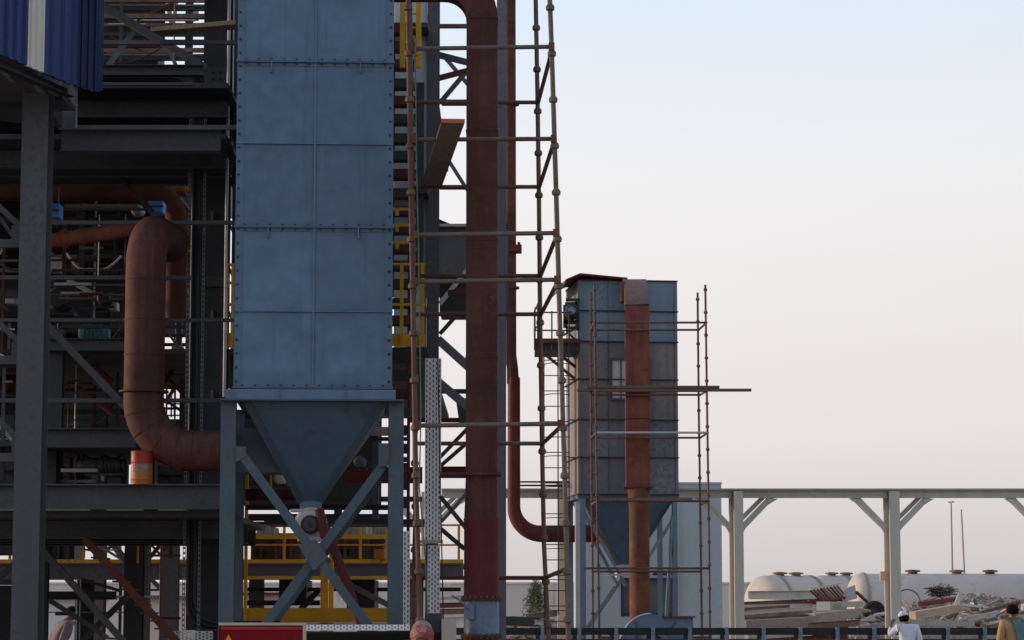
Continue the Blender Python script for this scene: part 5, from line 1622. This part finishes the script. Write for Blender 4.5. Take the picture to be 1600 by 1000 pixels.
junk = [
 (1426, 962, 1497, 950, 12, 74, 'tan', 'long tan board lying on the heap right of the second portal column'),
 (1400, 972, 1520, 975, 9, 72, 'pale', 'pale slab along the front of the heap'),
 (1438, 944, 1492, 936, 7, 80, 'orust', 'rusty plank pointing at the leaning pole foot'),
 (1492, 950, 1500, 930, 5, 79, 'pale', 'pale upright stake under the leaning pole'),
 (1530, 958, 1592, 940, 5, 76, 'wood', 'slanting timber at the right part of the heap'),
 (1500, 966, 1560, 957, 4, 75, 'pale', 'pale lath lying in the middle of the heap'),
 (1540, 970, 1600, 957, 5, 74, 'wood', 'brown timber next to the man in tan'),
 (1500, 972, 1545, 980, 4, 73, 'oxide', 'red-brown strip low in the heap'),
 (1590, 940, 1575, 975, 4, 76, 'orust', 'rusty bar leaning behind the man in tan'),
 (1566, 975, 1582, 940, 4, 76, 'redend', 'reddish bar leaning behind the head of the man in tan'),
 (1345, 972, 1372, 962, 6, 76, 'pale', 'pale timber left of the second portal column'),
 (1340, 964, 1368, 972, 6, 77, 'wood', 'brown timber crossing the pale timber by the second portal column'),
 (1338, 925, 1360, 945, 3, 79, 'dark', 'thin dark bar sloping from the slatted bundle'),
 (1345, 980, 1376, 976, 6, 73, 'rubble', 'dusty timber low by the second portal column'),
]
for x0, y0, x1, y1, h, Y, m, lab in junk:
    p, q = R(x0, y0, Y), R(x1, y1, Y + .8)
    hh = h / S(y0, Y)
    up = (0, 0, 1) if abs(x1 - x0) > abs(y1 - y0) * .6 else (0, 1, 0)
    tag(MB().sweep([p, q], P_box(hh * 1.4, hh), up).build('scrap_timber', m), lab, 'scrap timber', 'timbers and strips on the heap')
for k in range(110):
    x = rk.uniform(1500, 1620) if k % 2 else rk.uniform(1335, 1600)
    y = rk.uniform(943, 978)
    Y = 82 - (y - 940) * .25
    p = R(x, y, Y)
    d_ = V((rk.uniform(-1, 1), rk.uniform(-.4, .4), rk.uniform(-.35, .35))).normalized() * rk.uniform(.12, .42)
    m, w_c = rk.choice([('pale', 'pale'), ('pale', 'pale'), ('tan', 'tan'), ('tan', 'tan'), ('rubble', 'dusty grey-brown'), ('gantry', 'light grey'), ('scrap', 'rusty'), ('white', 'whitish'), ('wood', 'dark brown')])
    o = MB().sweep([p - d_, p + d_], P_box(rk.uniform(.05, .16), rk.uniform(.03, .09)), (0, .3, 1)).build('debris_piece', m)
    pl_ = 'left of the second portal column' if x < 1384 else 'behind the man in white' if x < 1440 else 'below the wire tangle' if x < 1496 else 'right of the leaning pole' if x < 1550 else 'behind the man in tan'
    tag(o, w_c + ' piece of broken scrap on the rubble heap, ' + pl_, 'debris', w_c + ' debris ' + pl_)
# tangle of wire, hoop, tyre
tw_ = thing('wire_tangle', 'round tangle of rusty wire and blue rope in front of the long tank', 'wire tangle', R(1470, 938, 83))
for k, m in enumerate(('rust', 'dark', 'rust', 'teal', 'wood')):
    c = R(1462 + 5 * k, 925, 83)
    pts = [c + V((rk.gauss(0, .17), rk.gauss(0, .15), rk.gauss(0, .11))) for _ in range(46)]
    MB().tube(pts, .011, 5, up=(.3, .2, 1)).build('wire', m, tw_)
c = R(1418, 942, 81)
pts = [c + V((.40 * math.cos(PI * i / 16), 0, .42 * math.sin(PI * i / 16))) for i in range(17)]
tag(MB().tube(pts, .022, 8).build('pipe_hoop', 'grey2', None, True), 'thin hoop of pipe standing up on the heap right of the second portal column', 'hoop')
c = R(1366, 957, 79)
pf_ = []
ty = thing('old_tyre', 'old black tyre standing in the scrap left of the second portal column', 'tyre', V((c.x, 79, c.z - .4)))
MB().lathe(c, (.25, -1, 0), [(.17, -.10), (.31, -.12), (.36, -.07), (.36, .07), (.31, .12), (.17, .10), (.17, -.10)], 24).build('tread', 'black', ty, True)
ring(ty, 'rim', c, (.25, -1, 0), .08, .17, .12, 'dark', 20)

# ================================================================== RED BOARD AT THE BOTTOM
YB_ = 23.0
a, b = R(342, 975, YB_), R(478, 975, YB_)
rbd = thing('red_board', 'red board with cream rim and small yellow mark at the bottom edge', 'sign board', V(((a.x + b.x) / 2, YB_, 0)))
MB().box((a.x + .012, YB_, .55), (b.x - .03, YB_ + .03, a.z - .012)).build('panel', 'red', rbd)
MB().box((a.x, YB_ - .02, a.z - .012), (b.x, YB_ + .06, a.z + .012)).build('rim', 'rim', rbd)
MB().box((b.x - .026, YB_ - .02, .55), (b.x, YB_ + .06, a.z - .013)).build('rim', 'rim', rbd)
MB().box((a.x, YB_ - .02, .55), (a.x + .010, YB_ + .06, a.z - .013)).build('rim', 'red', rbd)
MB().box((a.x + .02, YB_ - .012, a.z - .050), (b.x - .035, YB_ - .001, a.z - .024)).build('upper_strip', 'dred', rbd)
p = R(357, 993, YB_)
MB().prism([(p.x - .028, p.z - .045), (p.x + .028, p.z - .045), (p.x, p.z + .008)], YB_ - .004, YB_ - .001).build('yellow_mark', 'yellow', rbd)
for x in (a.x + .1, b.x - .1):
    MB().box((x - .03, YB_ + .031, 0), (x + .03, YB_ + .09, a.z - .05)).build('leg', 'dark', rbd)
# low clutter behind the board
lw = thing('dusty_hood', 'grey dusty metal hood low by the foot of the white trays', 'hood', V((R(703, 990, 27.5).x, 27.5, 0)))
box_px(lw, 'casing', 690, 712, 967, 1010, 27.5, .3, 'pale')
box_px(lw, 'dark_side', 664, 690, 958, 1010, 27.8, .3, 'dark')

# ================================================================== PEOPLE
def person(label, px, py_top, Y, rz, scale, joints, shirt, trousers, head, extra=None, zlow=0.0):
    s = S(py_top, Y)
    loc = V((R(px, py_top, Y).x, Y, 0))
    t = thing('person', label, 'person', loc, None, rz)
    def skin(name, verts, edges, m, root, sub=2):
        me = bpy.data.meshes.new(name)
        me.from_pydata([V(v[0]) * scale for v in verts], edges, [])
        me.materials.append(MT[m])
        o = bpy.data.objects.new(name, me)
        COL.objects.link(o)
        o.parent = t
        md = o.modifiers.new('skin', 'SKIN')
        md.use_smooth_shade = True
        for i, v in enumerate(verts):
            r = v[1] if isinstance(v[1], tuple) else (v[1], v[1])
            sv = me.skin_vertices[0].data[i]
            sv.radius = (r[0] * scale, r[1] * scale)
            sv.use_root = (i == root)
        o.modifiers.new('smooth', 'SUBSURF').levels = sub
        o.modifiers['smooth'].render_levels = sub
        return o
    J = joints
    vb_, eb = [], []
    def add(p, r, parent=None):
        vb_.append((p, r))
        if parent is not None:
            eb.append((parent, len(vb_) - 1))
        return len(vb_) - 1
    pel = add(J['pelvis'], (.14, .10))
    sp = add(J['spine'], (.13, .09), pel)
    ch = add(J['chest'], (.15, .10), sp)
    nk = add(J['neck'], (.055, .055), ch)
    hd0 = add(J['jaw'], (.062, .07), nk)
    hd1 = add(J['head'], (.078, .092), hd0)
    hd2 = add(J['crown'], (.055, .065), hd1)
    f = V(J['face'])
    hc = V(J['head'])
    add(hc + f * .105 - V((0, 0, .02)), .014, hd1)
    sidev = f.cross(V((0, 0, 1))).normalized()
    for sg in (-1, 1):
        add(hc + sidev * (.088 * sg) - V((0, 0, .01)), (.012, .022), hd1)
    for sd in ('l', 'r'):
        sh = add(J['sh_' + sd], .058, ch)
        el = add(J['el_' + sd], .043, sh)
        wr = add(J['wr_' + sd], .027, el)
        hn = add(J['ha_' + sd], (.040, .022), wr)
        hv = (V(J['ha_' + sd]) - V(J['wr_' + sd])).normalized()
        sv_ = hv.cross(V((0, 1, .2))).normalized()
        for q, L in enumerate((.075, .088, .082, .066)):
            k1 = add(V(J['ha_' + sd]) + hv * (L * .55) + sv_ * (.022 * (q - 1.5)), .0095, hn)
            add(V(J['ha_' + sd]) + hv * L + sv_ * (.022 * (q - 1.5)) + V((0, .02, -.01)), .0085, k1)
        add(V(J['ha_' + sd]) - hv * .01 + sv_ * .065, .010, hn)
        hp = add(J['hip_' + sd], .085, pel)
        kn = add(J['kn_' + sd], .060, hp)
        an = add(J['an_' + sd], .040, kn)
        add(V(J['an_' + sd]) + V((0, .16, -.05)), (.042, .03), an)
    body = skin('body', vb_, eb, 'skin', pel)
    vs_ = [(J['pelvis'] - V((0, 0, .32)), (.205, .15)), (J['pelvis'], (.19, .145)), (J['spine'], (.17, .125)), (J['chest'], (.19, .125)), (V(J['chest']).lerp(V(J['neck']), .62), (.10, .075))]
    es_ = [(0, 1), (1, 2), (2, 3), (3, 4)]
    for sd in ('l', 'r'):
        i0 = len(vs_)
        vs_ += [(J['sh_' + sd], .083), (J['el_' + sd], .068), (V(J['el_' + sd]).lerp(V(J['wr_' + sd]), .8), .056)]
        es_ += [(3, i0), (i0, i0 + 1), (i0 + 1, i0 + 2)]
    skin('shirt', vs_, es_, shirt, 1)
    vt_ = [(J['pelvis'] - V((0, 0, .02)), (.16, .12))]
    et_ = []
    for sd in ('l', 'r'):
        i0 = len(vt_)
        vt_ += [(J['hip_' + sd], .115), (J['kn_' + sd], .095), (V(J['an_' + sd]) + V((0, 0, .05)), .075)]
        et_ += [(0, i0), (i0, i0 + 1), (i0 + 1, i0 + 2)]
    skin('trousers', vt_, et_, trousers, 0)
    # hair and headgear follow the head
    hdir = (V(J['crown']) - V(J['jaw'])).normalized()
    def cap(name, m, c, r, lo, sy=1.15):
        mb = MB()
        pr = [(r * math.cos(lo + (PI / 2 - lo) * i / 8), r * math.sin(lo + (PI / 2 - lo) * i / 8)) for i in range(9)]
        mb.lathe(c * scale, hdir, [(a * scale, b * scale) for a, b in pr], 20)
        return mb.build(name, m, t, True, local=True)
    if head == 'cap':
        cap('hair', 'hair', hc - f * .018 - V((0, 0, .012)), .103, -.75)
        cap('cap', 'cloth_white', hc + hdir * .038, .102, -.10)
    elif head == 'hair':
        cap('hair', 'hair', hc - f * .016, .108, -.55)
    elif head == 'cloth':
        cap('headcloth', 'cloth_red', hc - f * .01, .125, -.8)
        cap('cloth_crown', 'slab', hc + hdir * .052 - f * .012, .108, -.05)
    if extra:
        extra(t, scale, J)
    return t
BASE = dict(pelvis=V((0, 0, .95)), spine=V((0, 0, 1.13)), chest=V((0, 0, 1.33)), neck=V((0, .02, 1.49)), jaw=V((0, .05, 1.545)), head=V((0, .05, 1.62)), crown=V((0, .04, 1.685)), face=V((0, 1, 0)),
            sh_l=V((-.19, 0, 1.40)), el_l=V((-.25, -.02, 1.12)), wr_l=V((-.24, .10, .88)), ha_l=V((-.24, .13, .80)),
            sh_r=V((.19, 0, 1.40)), el_r=V((.25, -.03, 1.12)), wr_r=V((.25, .08, .88)), ha_r=V((.25, .11, .80)),
            hip_l=V((-.10, 0, .90)), kn_l=V((-.11, .03, .50)), an_l=V((-.12, 0, .09)),
            hip_r=V((.10, 0, .90)), kn_r=V((.11, .03, .50)), an_r=V((.12, -.02, .09)))
j1 = dict(BASE)
j1.update(neck=V((-.02, .04, 1.48)), jaw=V((-.05, .08, 1.53)), head=V((-.06, .09, 1.60)), crown=V((-.06, .09, 1.665)), face=V((-.5, .86, -.1)).normalized(),
          el_l=V((-.33, .12, 1.24)), wr_l=V((-.29, .22, 1.45)), ha_l=V((-.25, .24, 1.52)))
person('man in white shirt and white cap seen from behind, beside the second portal column', 1417, 957, 52, 0, 1.0, j1, 'cloth_white', 'cloth_white', 'cap')
def scarf(t, sc, J):
    mb = MB()
    c = [(-.05, -.14, 1.45), (.08, -.155, 1.43), (.20, -.14, 1.39), (.22, -.135, 1.24), (.10, -.165, 1.18), (.03, -.17, .98)]
    mb.add([V(p) * sc for p in c] + [(V(p) + V((0, -.012, 0))) * sc for p in c], [(0, 1, 4), (1, 2, 3, 4), (0, 4, 5), (7, 6, 10), (8, 7, 10, 9), (10, 6, 11), (0, 6, 7, 1), (1, 7, 8, 2), (2, 8, 9, 3), (3, 9, 10, 4), (4, 10, 11, 5), (5, 11, 6, 0)])
    mb.build('scarf', 'teal', t, local=True)
    MB().tube([V(p) * sc for p in ((-.12, -.06, 1.46), (-.06, .06, 1.47), (.06, .07, 1.47), (.13, -.05, 1.46), (.2, -.12, 1.40))], .035 * sc, 8, up=(0, 0, 1)).build('scarf_roll', 'teal', t, True, local=True)
person('man in tan shirt with teal scarf over his shoulders, at the right edge', 1583, 945, 47, math.radians(8), 1.07, BASE, 'cloth_tan', 'cloth_tan', 'hair', scarf)
j3 = dict(BASE)
def lean(j, ang, low=.0):
    out = {}
    piv = j['pelvis']
    for k, v in j.items():
        if k == 'face':
            out[k] = V((v.x, v.y * math.cos(ang), -v.y * math.sin(ang)))
        elif k[:3] in ('spi', 'che', 'nec', 'jaw', 'hea', 'cro', 'sh_', 'el_', 'wr_', 'ha_'):
            d_ = v - piv
            out[k] = piv + V((d_.x, d_.y * math.cos(ang) + d_.z * math.sin(ang), d_.z * math.cos(ang) - d_.y * math.sin(ang)))
        else:
            out[k] = v
    return out
person('dark-haired man in mauve shirt stooping below the frame, lower left', 86, 958, 44, math.radians(-60), 1.08, lean(BASE, math.radians(22)), 'cloth_mauve', 'dark' if False else 'cloth_mauve', 'hair')
person('person with red-and-white headcloth stooping at the foot of the near scaffold pole', 657, 987, 25.6, 0, .98, lean(BASE, math.radians(38)), 'cloth_red', 'cloth_mauve', 'cloth')
